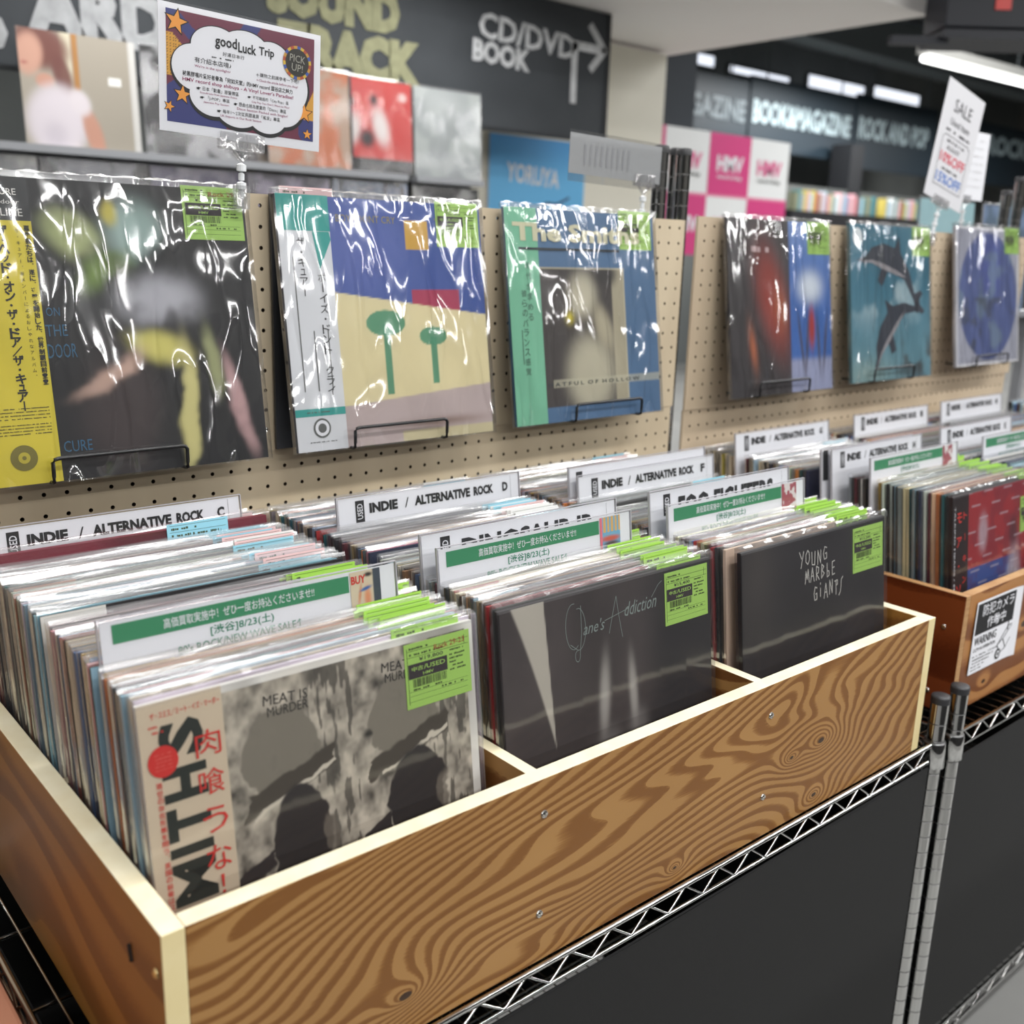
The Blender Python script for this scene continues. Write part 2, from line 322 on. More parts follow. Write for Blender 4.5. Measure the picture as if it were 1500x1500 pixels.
for i, (a, b, z0, z1) in enumerate(((8.72, 9.03, 1.97, 2.08), (9.3, 10.45, 1.96, 2.03), (10.83, 12.1, 1.98, 2.12), (12.32, 13.5, 2.03, 2.16))):
    wn = empty('window_%d' % (i+1), (a, 6.75, z0)); tag(wn, kind='structure')
    mbf = MB(); 
    for q in ((-.03, 0, -.03, z1-z0+.03), (b-a, b-a+.03, -.03, z1-z0+.03), (0, b-a, -.03, 0), (0, b-a, z1-z0, z1-z0+.03)): mbf.box(q[0], q[1], -.02, .03, q[2], q[3])
    obj('window_frame', mbf, BEAM, wn); obj('pane', MB().box(0, b-a, 0, .01, 0, z1-z0), GLOW, wn)
# ================================================================== WIRE RACKS
def post(parent, x, y, z1, z0=FL+.03, cap=True):
    prof = [(.0125, z0)]; z = z0+.03
    while z < z1-.03:
        prof += [(.0125, z-.0009), (.0122, z-.0005, 1), (.0122, z+.0005, 1), (.0125, z+.0009, 0)]; z += .0254
    prof += [(.0125, z1-.012)]
    p = obj('post', MB().lathe(x, y, prof, 28), [CHROME, CHROME_D], parent, smooth=True); p.data.set_sharp_from_angle(angle=.3)
    if cap: obj('post_cap', MB().lathe(x, y, [(.0132, z1-.012), (.0134, z1-.004), (.0125, z1-.001), (.009, z1), (.001, z1+.0004)]), CAPM, p, smooth=True)
    obj('levelling_foot', MB().lathe(x, y, [(.006, z0), (.006, z0-.015), (.018, z0-.018), (.018, FL), (.001, FL)][::-1]), CAPM, p, smooth=True)
def zigzag(mb, a, b, zt, zb, pitch, r):
    a = Vector(a); b = Vector(b); L = (b-a).length; n = int(round(L/pitch)); d = (b-a)/n; pts = []
    for i in range(n):
        p = a+d*i
        for f, z in ((.04, zb), (.10, zb), (.50, zt), (.56, zt)): pts.append((p.x+d.x*f, p.y+d.y*f, z))
    mb.tube(pts, r, 6)
def shelf(parent, x0, x1, y0, y1, z):
    fr = MB()
    for (a, b) in (((x0, y0), (x1, y0)), ((x0, y1), (x1, y1)), ((x0, y0), (x0, y1)), ((x1, y0), (x1, y1))):
        fr.tube([(a[0], a[1], z), (b[0], b[1], z)], .0032, 8); fr.tube([(a[0], a[1], z-.0255), (b[0], b[1], z-.0255)], .0026, 8)
        zigzag(fr, (*a, 0), (*b, 0), z-.003, z-.0235, .0565, .0016)
    obj('shelf_frame', fr, CHROME, parent, smooth=True)
    n = int((x1-x0)/.0254); wm = MB().tube([(0, y0, 0), (0, y1, 0)], .0014, 6).mesh('shelf_wire', [CHROME], True)
    for i in range(1, n): link('shelf_wire', wm, parent, (x0+i*(x1-x0)/n, 0, z-.0025))
    sm_ = MB().tube([(x0, 0, 0), (x1, 0, 0)], .0022, 6).mesh('support_wire', [CHROME], True)
    for k in range(1, 5): link('support_wire', sm_, parent, (0, y0+(y1-y0)*k/5, z-.006))
    return fr
def collar(parent, x, y, z):
    obj('corner_collar', MB().lathe(x, y, [(.013, z-.036), (.0175, z-.034), (.0155, z+.002), (.0145, z+.004, 1), (.0125, z+.004, 1)], 20), [CHROME, CHROME_D], parent, smooth=True)
FABRIC = mat('black_woven_cover', srgb(40,40,40), .85); _t = NT(FABRIC); _c = _t.n('TexCoord'); _w = _t.n('TexWave'); _w.wave_type = 'BANDS'; _w.bands_direction = 'Z'; _w.inputs['Scale'].default_value = 260; _w.inputs['Distortion'].default_value = .3
_t.l(_c.outputs['Object'], _w.inputs['Vector']); _b = _t.n('Bump'); _b.inputs['Strength'].default_value = .5; _b.inputs['Distance'].default_value = .0006; _t.l(_w.outputs['Fac'], _b.inputs['Height']); _t.l(_b.outputs[0], _t.b.inputs['Normal'])
_t.l(_t.ramp(_w.outputs['Fac'], [(0, srgb(16,16,17)), (1, srgb(25,25,24))]), _t.b.inputs['Base Color'])
def rack(name, label, xa, xb, zs, lower, postz):
    r = empty(name, ((xa+xb)/2, -.28, FL)); tag(r, label, 'wire rack'); 
    inv = Matrix.Translation(-r.location)
    hold = link('rack_body', None, r)                 # keeps children in world coordinates
    return r
def make_rack(label, xa, xb, zs, lower):
    r = empty('wire_rack', (0, 0, 0)); tag(r, label, 'wire rack')
    for x in (xa, xb):
        post(r, x, -.575, -.632); post(r, x, .014, .13)
        for z in (zs, lower): collar(r, x, -.575, z); collar(r, x, .014, z)
    shelf(r, xa, xb, -.5765, .03, zs); shelf(r, xa, xb, -.5765, .03, lower)
    return r
make_rack('chrome wire shelving rack carrying the pale wooden record bin', -.420, .733, -.7062, -1.262)
make_rack('chrome wire shelving rack under the darker wooden record bin', .79, 1.985, -.711, -1.276)
for i, (x0, x1, zt, lb) in enumerate(((-.406, .712, -.737, 'black fabric cover hanging below the near rack shelf'), (.803, 1.97, -.750, 'black fabric cover hanging below the far rack shelf'))):
    g = MB(); n = 40
    for k in range(n):
        xa, xb = x0+(x1-x0)*k/n, x0+(x1-x0)*(k+1)/n; f = lambda x: -.5815-.0010*math.sin(x*9)
        g.quad((xa, f(xa), -1.252), (xb, f(xb), -1.252), (xb, f(xb), zt), (xa, f(xa), zt)); g.quad((xb, f(xb)+.003, -1.252), (xa, f(xa)+.003, -1.252), (xa, f(xa)+.003, zt), (xb, f(xb)+.003, zt))
    g.quad((x0, f(x0), zt), (x1, f(x1), zt), (x1, f(x1)+.003, zt), (x0, f(x0)+.003, zt)); g.quad((x1, f(x1), -1.252), (x1, f(x1)+.003, -1.252), (x1, f(x1)+.003, zt), (x1, f(x1), zt))
    for xs_ in (x0, x1-.003): g.box(xs_, xs_+.003, -.58, .02, FL+.01, zt+.002 if i else zt-.012)
    g.box(x0, x1, .02, .023, FL+.01, zt)
    o = obj('fabric_cover', g, FABRIC, smooth=False); tag(o, lb, 'fabric cover')
def lone_post(x, y, z1, lb):
    r = empty('shelf_post', (0, 0, 0)); tag(r, lb, 'post'); post(r, x, y, z1)
lone_post(.836, .07, .137, 'chrome post behind the first pegboard, right one of the close pair')
lone_post(2.05, .014, .165, 'chrome post at the far right end of the second pegboard')
bx = MB().box(-.90, -.4285, -.62, -.15, FL, -.702); o = obj('cardboard_box', bx, noisy('pinkish_cardboard', srgb(176,118,92), srgb(190,132,104), 6, .7)); bevel(o, .004)
tag(o, 'pinkish brown cardboard box on the floor beside the near rack', 'box')
obj('box_flap', MB().box(-.895, -.433, -.389, -.381, -.7021, -.7013), mat('box_seam', srgb(140,90,66), .7), o)
# ================================================================== PEGBOARDS with real holes
def pegboard(label, x0, x1, z0, z1, y, hx0, hz0, mtl, pitch=.025, split=True):
    r = .0026; T = .005; mb = MB(); oct_ = [(r*math.cos(math.pi/8+k*math.pi/4), r*math.sin(math.pi/8+k*math.pi/4)) for k in range(8)]
    xs = [h for h in np.arange(hx0, x1-.004, pitch) if h > x0+.004]; zs = [h for h in np.arange(hz0, z0+.004, -pitch)if h < z1-.004]
    xe = [x0]+[(a+b)/2 for a, b in zip(xs[:-1], xs[1:])]+[x1]; ze = [z1]+[(a+b)/2 for a, b in zip(zs[:-1], zs[1:])]+[z0]
    for i, hx in enumerate(xs):
        for j, hz in enumerate(zs):
            a, b, t_, u = xe[i], xe[i+1], ze[j], ze[j+1]
            cs = [(b, t_), (a, t_), (a, u), (b, u)]; n = len(mb.v)
            mb.v += [(c[0], y, c[1]) for c in cs] + [(hx+p[0], y, hz+p[1]) for p in oct_] + [(hx+p[0], y+T, hz+p[1]) for p in oct_]
            O = n+4
            # corner k faces octagon verts 2k, 2k+1
            for k in range(4):
                c0 = n+k; c1 = n+(k+1) % 4; p0 = O+2*k; p1 = O+2*k+1; p2 = O+(2*k+2) % 8
                mb.f += [(c0, p1, p0), (c0, c1, p2, p1)]; mb.m += [0, 0]
            for k in range(8): mb.f.append((O+k, O+(k+1) % 8, O+8+(k+1) % 8, O+8+k)); mb.m.append(1)
    mb.quad((x0,y,z1),(x1,y,z1),(x1,y+T,z1),(x0,y+T,z1)); mb.quad((x1,y,z0),(x1,y+T,z0),(x1,y+T,z1),(x1,y,z1)); mb.quad((x0,y,z0),(x0,y,z1),(x0,y+T,z1),(x0,y+T,z0))
    mb.quad((x0,y,z0),(x0,y+T,z0),(x1,y+T,z0),(x1,y,z0))
    o = obj('pegboard', mb, [mtl, HOLE]); tag(o, label, 'pegboard'); return o
HOLE = mat('hole_wall', srgb(70,54,38), .8)
pegboard('light wood pegboard behind the three nearest display records', -.62, .7885, -.3035, .0135, 0, -.6, 0, PEG)
pegboard('lower light wood pegboard strip behind the near record bin', -.62, .785, -.64, -.3040, .0012, -.6, -.325, PEG)
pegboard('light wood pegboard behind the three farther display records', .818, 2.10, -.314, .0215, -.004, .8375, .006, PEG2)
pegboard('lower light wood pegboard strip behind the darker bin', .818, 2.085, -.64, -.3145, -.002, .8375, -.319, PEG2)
tag(obj('added_backing_board', MB().box(-.62, .72, .03, .036, -.64, -.01), mat('backing_dark', srgb(60,50,40), .8)), 'added dark board hidden behind the near pegboard, keeps its holes dark', 'board')  # unseen board added so the peg holes look dark
tag(obj('added_backing_board', MB().box(.86, 2.0, .03, .036, -.64, -.01), mat('backing_dark2', srgb(60,50,40), .8)), 'added dark board hidden behind the far pegboard, keeps its holes dark', 'board')  # second added board, darkens the far pegboard holes
# ================================================================== RECORD BINS
def screw(parent, x, y, z, ax, m):
    mb = MB(); n = 14; r = .0042; pr = [(r, 0), (r*.85, .0012), (r*.35, .0018), (.0006, .0018)]
    mb.lathe(0, 0, [(a, b) for a, b in pr], n); mb.box(-.0028, .0028, -.0004, .0004, .0016, .0021); mb.box(-.0004, .0004, -.0028, .0028, .0016, .0021)
    obj('screw', mb, [m], parent, (x, y, z), (math.pi/2, 0, 0) if ax == 'y' else (0, -math.pi/2, 0), smooth=False)
def bin_(label, X, Y, Zt, W, D, H, t, divs, dt, cross, mf, ms, mi, me_, mend, fz=.004):
    """open box: front, two sides, back, bottom, slot dividers and cross dividers, origin at front lower left corner"""
    b = empty('record_bin', (X, Y, Zt-H)); tag(b, label, 'record bin')
    bevel(obj('front_panel', MB().box(t, W-t, 0, t, 0, H, 0, mt=1), [mf, me_], b), .0008)
    for k, (a, c) in enumerate(((0, t), (W-t, W))):
        bevel(obj('side_panel', MB().box(a, c, 0, D, 0, H, 0, mt=1, mf=2), [ms, me_, mend], b), .001)
    obj('back_panel', MB().box(t, W-t, D-t, D, 0, H, 0, mt=1), [mi, me_], b)
    obj('bottom_panel', MB().box(t, W-t, t, D-t, .001, fz), mi, b)
    for a in divs: obj('slot_divider', MB().box(a, a+dt, t, D-t, fz, H-.0006, 0, mt=1), [mi, me_], b)
    xs = [t]+[q for a in divs for q in (a, a+dt)]+[W-t]
    for i in range(0, len(xs), 2): obj('cross_divider', MB().box(xs[i], xs[i+1], cross, cross+.011, fz, H-.006, 0, mt=1), [mi, me_], b)
    return b
B1 = dict(X=-.383, Y=-.568, Zt=-.511, W=1.082, D=.542, H=.1965)
b1 = bin_('pale-edged knotty pine plywood record bin with three slots', B1['X'], B1['Y'], B1['Zt'], B1['W'], B1['D'], B1['H'], .018, (.3535, .7), .0135, .262, PINE, PINE_SIDE, PINE_IN, PALE, PALE_END, .0173)
for x, z in ((.362, .1595), (.361, .0535), (.713, .1575), (.713, .0535)): screw(b1, x, -.0002, z, 'y', STEEL)
screw(b1, -.0002, .012, .159, 'x', BRASS); screw(b1, -.0002, .067, .072, 'x', BRASS)
obj('knot_hole', MB().tube([(-.0003, .060, .140), (-.0003, .063, .153)], .0022, 6), mat('knot_hole', (.02,.012,.008), .8), b1)
B2 = dict(X=.840, Y=-.543, Zt=-.518, W=1.11, D=.517, H=.190)
b2 = bin_('darker aged orange-brown plywood record bin on the right', B2['X'], B2['Y'], B2['Zt'], B2['W'], B2['D'], B2['H'], .015, (.372, .727), .013, .25, OLD, OLD_SIDE, PINE_IN, OLD_EDGE, OLD_EDGE, .0065)
screw(b2, -.0002, .028, .135, 'x', STEEL); screw(b2, -.0002, .04, .028, 'x', STEEL)
# warning sticker
stk = empty('warning_sticker', (.876, -.5445, -.652)); tag(stk, 'black and white camera warning sticker on the darker bin front', 'sticker')
sb = MB()
for k in range(8):
    u0, u1 = k/8, (k+1)/8; f = lambda u: -.0006-.004*max(0, u-.8)**2*20
    sb.quad((.15*u0, f(u0), 0), (.15*u1, f(u1), 0), (.148*u1, f(u1), .118), (.148*u0, f(u0), .118))
obj('sticker_sheet', sb, WHITE, stk)
obj('black_header', MB().box(.004, .143, -.0011, -.0007, .064, .114), BLACK, stk)
mb = MB(); put(mb, '防犯カメラ', .020, .092, .019, .104, -.0013, bold=.006); put(mb, '作動中', .040, .069, .019, .062, -.0013, bold=.006); obj('header_lettering', mb, WHITE, stk)
mb = MB(); put(mb, 'WARNING', .006, .046, .014, .072, -.0011, bold=.01); put(mb, 'CCTV IN OPERATION', .006, .036, .0055, .072, -.0011, bold=.01)
for k in range(5): scribble(mb, .006, .04+.012*(4-k), .027-.0055*k, .0022, -.0011, 0, k)
ax = [(.088,.030),(.100,.014),(.118,.020),(.106,.037),(.088,.030)]; mb.ribbon(ax, .0016, -.0011); mb.ribbon([(.106,.037),(.134,.058),(.142,.046),(.118,.020)], .0016, -.0011); mb.ribbon([(.088,.030),(.118,.056),(.134,.058)], .0016, -.0011); mb.ribbon([(.118,.05),(.118,.064)], .003, -.0011)
mb.disc(.094, .014, .009, .009, -.0012, 0, 20); obj('warning_lettering', mb, BLACK, stk)
obj('lens_ring', MB().disc(.094, .014, .0055, .0055, -.0014, 0, 16), WHITE, stk); obj('lens_centre', MB().disc(.094, .014, .003, .003, -.0016, 0, 12), BLACK, stk)
# ================================================================== RECORDS
W_ = .315
def sleeve_mesh(th): return MB().box(0, W_, 0, th, 0, W_, 0, mt=1).mesh('record', [RECM, RECTOP])
def film_mesh(th, seed, front=True, mats=None, W2=.3215, H2=.3225, fold=.0045):
    r = random.Random(seed); g = MB(); n = 12; x0 = -.003; e = .0009
    tz = [H2 - .0007*r.random() - .0005*math.sin(k*.9+seed) for k in range(n+1)]; jy = [r.uniform(-.00025, .00025) for _ in range(n+1)]
    X = [x0+W2*k/n for k in range(n+1)]
    for k in range(n):
        for (ya, sgn) in ((-e, 1), (th+e, -1)):
            a = (X[k], ya, -.001); b = (X[k+1], ya, -.001); c = (X[k+1], ya+jy[k+1], tz[k+1]-fold); d = (X[k], ya+jy[k], tz[k]-fold)
            g.quad(a, b, c, d, 0)
            g.quad(d, c, (X[k+1], th/2+(ya-th/2)*.45+jy[k+1], tz[k+1]), (X[k], th/2+(ya-th/2)*.45+jy[k], tz[k]), 1)
    for xx in (x0, x0+W2):
        m_ = 6
        for k in range(m_):
            za, zb = (H2-fold)*k/m_, (H2-fold)*(k+1)/m_; o1 = r.uniform(-.0002, .0002); 
            g.quad((xx, -e, za), (xx+o1, th+e, za), (xx+o1, th+e, zb), (xx, -e, zb), 0)
    return g.mesh('plastic_sleeve', mats or [FILM_S, FOLD], False)
TH = (.0032, .0042, .0056); SL = [sleeve_mesh(t) for t in TH]; FM = [[film_mesh(t, 10*i+j) for j in range(4)] for i, t in enumerate(TH)]
tg = MB().box(.235, .309, -.0021, -.0017, .262, .3212, 0); TAGMESH = tg.mesh('price_tag', [TAGM])
tgp = MB()
for k, z in enumerate((.3185, .311, .303)): tgp.rect(.238, .306, z, z+.0004, -.0023)
scribble(tgp, .240, .270, .3135, .0028, -.0023, 0, 3); scribble(tgp, .24, .30, .3055, .003, -.0023, 0, 5); tgp.rect(.239, .274, .282, .295, -.0023)
TAGPRINT = tgp.mesh('tag_print', [TAGINK])
OBI = MB().box(-.0004, .058, -.0006, -.0001, 0, .3153).mesh('obi_strip', [TAGM])
NAMES = {'white': srgb(232,230,224), 'cream': srgb(222,206,170), 'grey': srgb(140,142,142), 'black': srgb(26,26,28), 'brown': srgb(88,58,40), 'navy': srgb(34,44,76), 'burgundy': srgb(98,26,44), 'teal': srgb(36,96,104),
         'tan': srgb(176,140,98), 'mustard': srgb(186,160,50), 'pink': srgb(206,140,150), 'red': srgb(170,40,44), 'olive': srgb(104,108,78), 'blue': srgb(74,108,160), 'orange': srgb(206,120,62), 'pale blue': srgb(160,196,214), 'charcoal': srgb(58,58,60)}
PAL = ['white']*9+['cream']*5+['grey']*12+['black']*11+['charcoal']*9+['brown']*6+['navy']*5+['burgundy']*3+['teal']*3+['tan']*4+['mustard']*1+['pink']*2+['red']*2+['olive']*4+['blue']*3+['orange']*2+['pale blue']*3
ONES = ['', 'first','second','third','fourth','fifth','sixth','seventh','eighth','ninth','tenth','eleventh','twelfth','thirteenth','fourteenth','fifteenth','sixteenth','seventeenth','eighteenth','nineteenth']
TENS = {2:'twent',3:'thirt',4:'fort',5:'fift'}
def ordw(n):
    if n < 20: return ONES[n]
    return TENS[n//10]+'ieth' if n % 10 == 0 else TENS[n//10]+'y-'+ONES[n % 10]
GRN = srgb(160,208,84); LBL = srgb(150,208,226); PNK = srgb(232,196,196); WTG = srgb(232,232,230)
rnd = random.Random(7)
def section(where, grp, xl, yb0, yb1, zb, pitch, tagcols, slotw=.335, skip=(), start_tilt=.125, colours=None, full=0):
    """records filed between bottom positions yb0..yb1 (front to back)"""
    y = yb0; k = 0; ys = []
    while y < yb1-.006:
        i = rnd.choice((0, 0, 1, 1, 1, 2)) ; th = TH[i]; k += 1
        gap = max(th+.0016, pitch*rnd.uniform(.8, 1.25))
        if any(a < y+gap and y < b for a, b in skip):
            y = max(b for a, b in skip if a < y+gap and y < b); continue
        cn = (colours or {}).get(k) or rnd.choice(PAL); c = tuple(min(1, max(0, q*rnd.uniform(.85, 1.12))) for q in NAMES[cn])
        if colours and k in colours and cn in ('burgundy',): i = 2
        tilt = start_tilt + rnd.uniform(-.006, .006)
        o = link('record', SL[i], None, (xl+rnd.uniform(0, .007), y, zb+rnd.uniform(0, .0015)), (-tilt, rnd.uniform(-.002, .002), 0), c)
        tag(o, f'{cn} record, {ordw(k)} from front in {where}', 'record', grp)
        link('plastic_sleeve', FM[i][rnd.randrange(4)], o)
        tc_ = rnd.choice(tagcols)
        if tc_:
            hz = rnd.uniform(-.004, .004); hx = rnd.uniform(-.012, .004)
            t_ = link('price_tag', TAGMESH, o, (hx, 0, hz), color=tc_); link('tag_print', TAGPRINT, t_)
        if rnd.random() < .22:
            cc = rnd.choice((NAMES['cream'], NAMES['white'], NAMES['mustard'], NAMES['red'], NAMES['pale blue'], NAMES['orange'], NAMES['teal'])); link('obi_strip', OBI, o, color=cc)
        ys.append(y); y += gap
    return k
ZB1 = -.690; X0, Y0 = B1['X'], B1['Y']
SLOTX = [X0+.0215, X0+.3535+.0135+.0035, X0+.7135+.0035]
yF0, yF1, yB0, yB1 = -.5148, -.309, -.291, -.050
# ------------------------------------------------------------------ price tag with full print
def price_tag(parent, x, z, price, note=None, y=-.0006, code=True):
    t_ = obj('price_tag', MB().box(0, .085, -.0004, 0, 0, .088), TAGG, parent, (x, y, z)); t_.scale = (.86, 1, .68)
    m1 = MB(); m1.rect(.004, .054, .040, .060, -.0006)
    for a, b, c, d in ((.003,.083,.0775,.0781),(.003,.083,.069,.0696),(.003,.0036,.006,.082),(.0775,.0781,.069,.082),(.004,.08,.0225,.0229),(.004,.08,.0165,.0169),(.004,.08,.009,.0094)): m1.rect(a, b, c, d, -.0005, 1)
    r = random.Random(hash(price) % 999 if False else len(price)*7); xx = .009
    while xx < .053: ww = r.choice((.0005, .0009, .0013)); m1.rect(xx, xx+ww, .028, .039, -.0006, 1); xx += ww+r.choice((.0005, .0008, .0012))
    put(m1, price, .018, .0615, .0062, .031, -.0006, bold=.01, m=0); scribble(m1, .009, .05, .0235, .0028, -.0006, 1, 3)
    for q in range(5): scribble(m1, .057, .078-.003*(q % 2), .058-.0052*q, .0026, -.0006, 1, q+11, .7)
    scribble(m1, .006, .05, .0712, .003, -.0006, 1, 5); scribble(m1, .006, .03, .0795, .003, -.0006, 1, 9); scribble(m1, .058, .076, .0645, .0026, -.0006, 1, 21); scribble(m1, .045, .076, .018, .0028, -.0006, 1, 31, .6)
    obj('tag_print', m1, [TAGBOX, TAGINK], t_)
    m2 = MB(); put(m2, '中古', .008, .050, .0062, .0145, -.0008, bold=.02); put(m2, '/USED', .0235, .050, .0062, .0275, -.0008, bold=.01); put(m2, 'HMV', .022, .0425, .0042, .0135, -.0008, bold=.01); obj('box_lettering', m2, TAGG, t_)
    if note:
        m3 = MB(); put(m3, note, .038, .0715, .0075, .04, -.0007, rot=2, bold=.005); obj('handwriting', m3, REDPEN, t_)
    return t_
def front_record(label, xl, yb, zb, col, tilt=.125, th=.0056):
    o = link('record', SL[2], None, (xl, yb, zb), (-tilt, 0, 0), col); tag(o, label, 'record'); return o
def big_film(parent, mats, th=.0056, W2=.323, H2=.3235, n=40, amp=.0008, seed=1, wall=False):
    """clear outer sleeve as two sheets joined at the edges with a crumpled fold on top"""
    r = np.random.RandomState(seed); g = MB(); x0 = -.0035
    a = [(r.uniform(6, 26), r.uniform(6, 26), r.uniform(0, 6), r.uniform(.3, 1)) for _ in range(7)]
    def f(x, z): return sum(w_*math.sin(p*x+q*z+s_) for p, q, s_, w_ in a)/3.2
    N = n
    idx = {}
    for j in range(N+1):
        for i in range(N+1):
            x = x0+W2*i/N; z = -.002+H2*j/N; e = min(i, j, N-i, N-j)/4; e = min(1, e)
            idx[i, j] = len(g.v); g.v.append((x, -.0022-(amp*(f(x*2, z*2)+1.1))*e, z+(.0012*math.sin(i*.7+seed) if j == N else 0)))
    for j in range(N):
        for i in range(N): g.f.append((idx[i, j], idx[i+1, j], idx[i+1, j+1], idx[i, j+1])); g.m.append(1 if j >= N-1 else 0)
    k = len(g.v)
    x1 = x0+W2; zt = -.002+H2
    g.quad((x1, th+.001, -.002), (x0, th+.001, -.002), (x0, th+.001, zt), (x1, th+.001, zt), 0)
    g.quad((x0, -.0022, -.002), (x0, -.0022, zt), (x0, th+.001, zt), (x0, th+.001, -.002), 0); g.quad((x1, -.0022, -.002), (x1, th+.001, -.002), (x1, th+.001, zt), (x1, -.0022, zt), 0)
    for i in range(N):
        xa, xb = x0+W2*i/N, x0+W2*(i+1)/N; g.quad((xa, -.0022, zt-.001), (xb, -.0022, zt-.001), (xb, th*.6, zt+.002+.001*math.sin(i*1.3)), (xa, th*.6, zt+.002+.001*math.sin((i-1)*1.3)), 1)
    return obj('plastic_sleeve', g, mats, parent, smooth=True)
# ---- front record 1: stone obi, monochrome cover
r1 = front_record('record with beige obi and grey photo cover, front of the left slot', -.3595, -.522, ZB1, NAMES['white'])
def c_mono(u, v):
    n1 = fbm(u, v, 22, 3, 3); n2 = fbm(u, v, 5, 5); n3 = fbm(u*3, v*.7, 16, 8, 3); C = np.zeros(u.shape+(3,)); base = np.array(srgb(176,168,154)); C[:] = base*np.clip(.25+1.9*(n1-.18), .08, 1.4)[..., None]
    C = mixc(C, (70,66,60), sm(n3, .56, .62)*sm(u % .5, .28, .34)*.8)
    wv = (n2-.5)*.12+(n1-.5)*.05; v = v+(n2-.5)*.06+(n1-.5)*.04
    for s_ in (0, .5):
        uu = u-s_+wv; k = (u > s_)*(u < s_+.5)
        C = mixc(C, (128,122,110), sm(1-np.hypot((uu-.22)/.155, (v-.80)/.135), 0, .06)*k*(.75+.5*n1)); C = mixc(C, (74,68,60), sm(.035-np.abs(v-.70-.25*(uu-.2)), 0, .01)*(uu > .06)*(uu < .42)*k); C = mixc(C, (206,198,182), sm(.008-np.abs(v-.672-.30*(uu-.2)), 0, .004)*(uu > .10)*(uu < .42)*k)
        C = mixc(C, (46,42,42), sm(1-np.hypot((uu-.25)/.115, (v-.55)/.15), 0, .08)*k); C = mixc(C, (112,104,94), sm(1-np.hypot((uu-.35)/.035, (v-.52)/.07), 0, .3)*k*.8)
        C = mixc(C, (38,38,36), sm(1-np.hypot((uu-.26)/.20, (v-.14)/.30), 0, .05)*k); C = mixc(C, (190,184,170), sm(1-np.hypot((uu-.10-.15*(v-.34))/.06, (v-.36)/.12), 0, .1)*k*(v < .47)); C = mixc(C, (132,128,118), sm(1-np.hypot((uu-.06)/.09, (v-.16)/.20), 0, .06)*k*(.6+.8*n1))
        C = mixc(C, (52,46,46), sm(.028-np.abs(v-.47-.35*(uu-.03)), 0, .006)*(uu < .14)*k); C = mixc(C, (176,168,152), sm(.012-np.abs(uu-.30-.25*(.3-v)), 0, .004)*(v < .34)*k*sm(n1, .4, .5)); C = mixc(C, (150,140,126), sm(1-np.hypot((uu-.44)/.06, (v-.14)/.16), 0, .2)*k*.8)
    return C
cover('front_cover', r1, .062, .306, 0, .309, -.0004, c_mono, 260)
ob = obj('obi_strip', MB().box(-.0006, .066, -.0011, -.0005, 0, .3155), mat('beige_obi_paper', srgb(206,190,166), .5), r1)
DG = mat('dark_green_ink', srgb(38,44,38), .5)
mb = MB()
for ch, z, h in (('S', .2685, .030), ('H', .2345, .0265), ('T', .2025, .0265), ('I', .1895, .008), ('M', .1495, .035)): put(mb, ch, .0485, z, .035, h, -.0014, 90, .045 if ch != 'M' else .03)
obj('obi_title', mb, DG, ob)
mb = MB(); put(mb, 'ザ・スミス／ミート・イズ・マーダー', .009, .3025, .0058, .055, -.0016, bold=.01); scribble(mb, .007, .018, .296, .002, -.0016); scribble(mb, .007, .018, .2915, .002, -.0016, 0, 2)
mb.disc(.0155, .2690, .0118, .0125, -.0018, 0, 32); vert(mb, '現世の存在形態を問う、英国の前衛はスミス', .0105, .2535, .0058, .0054, -.0016, .012)
vert(mb, '肉喰うな', .0515, .2895, .0315, .0235, -.0020, .0); put(mb, '！', .0510, .148, .016, .003, -.0020, 0, .0); obj('obi_red_lettering', mb, REDINK, ob)
mb = MB()
for k in range(5): scribble(mb, .009, .022, .2745-.0030*k, .0010, -.0020, 0, k)
obj('seal_print', mb, mat('pale_red_ink', srgb(222,110,96), .5), ob)
mb = MB()
for dx in (.100, .213): put(mb, 'MEAT IS', dx, .2890, .0085, .040, -.0008, rot=-4, bold=.0); put(mb, 'MURDER', dx+.003, .2790, .0080, .037, -.0008, rot=-2, bold=.0)
obj('cover_lettering', mb, mat('soft_black_ink', srgb(44,42,40), .6), r1)
price_tag(r1, .2375, .2480, '¥19,800', 'Rock 29-23'); big_film(r1, [FILM_F, FOLD], seed=3, amp=.0005)
# ---- front record 2: dark cover with script
r2 = front_record('record with dark violet-brown cover and thin script title, front of the middle slot', -.0120, -.522, ZB1, srgb(52,46,48))
def c_dark(u, v):
    n1 = fbm(u, v, 5, 13); C = np.zeros(u.shape+(3,)); C[:] = np.array(srgb(64,58,58)); C = C*(.6+.9*n1)[..., None]
    C = mixc(C, (34,34,38), sm(u, .55, .8)*.8); C = mixc(C, (190,184,172), (sm(u, .04, .05)*sm(.185+(.97-v)*.06-u, 0, .004)*sm(v-(.985-(u-.045)*2.3-(u-.045)**2*4), 0, .03))*.85)
    C = mixc(C, (176,172,166), blob(u, v, .44, .62, .025, .14, -4, 3)*.75); C = mixc(C, (176,172,166), blob(u, v, .58, .60, .02, .13, 3, 3)*.75)
    C = mixc(C, (130,126,124), blob(u, v, .46, .44, .06, .07, 0, 3)*.6); C = mixc(C, (130,126,124), blob(u, v, .60, .48, .05, .06, 0, 3)*.6); C = mixc(C, (190,176,160), (u > .76)*(u < .86)*(v < .30-(u-.76)*1.2)*.8)
    return C
cover('front_cover', r2, .001, .314, 0, .3145, -.0004, c_dark, 200)
def arc(cx, cz, rx, rz, a0, a1, n=10): return [(cx+rx*math.cos(math.radians(a0+(a1-a0)*i/n)), cz+rz*math.sin(math.radians(a0+(a1-a0)*i/n))) for i in range(n+1)]
mb = MB(); st = .0007
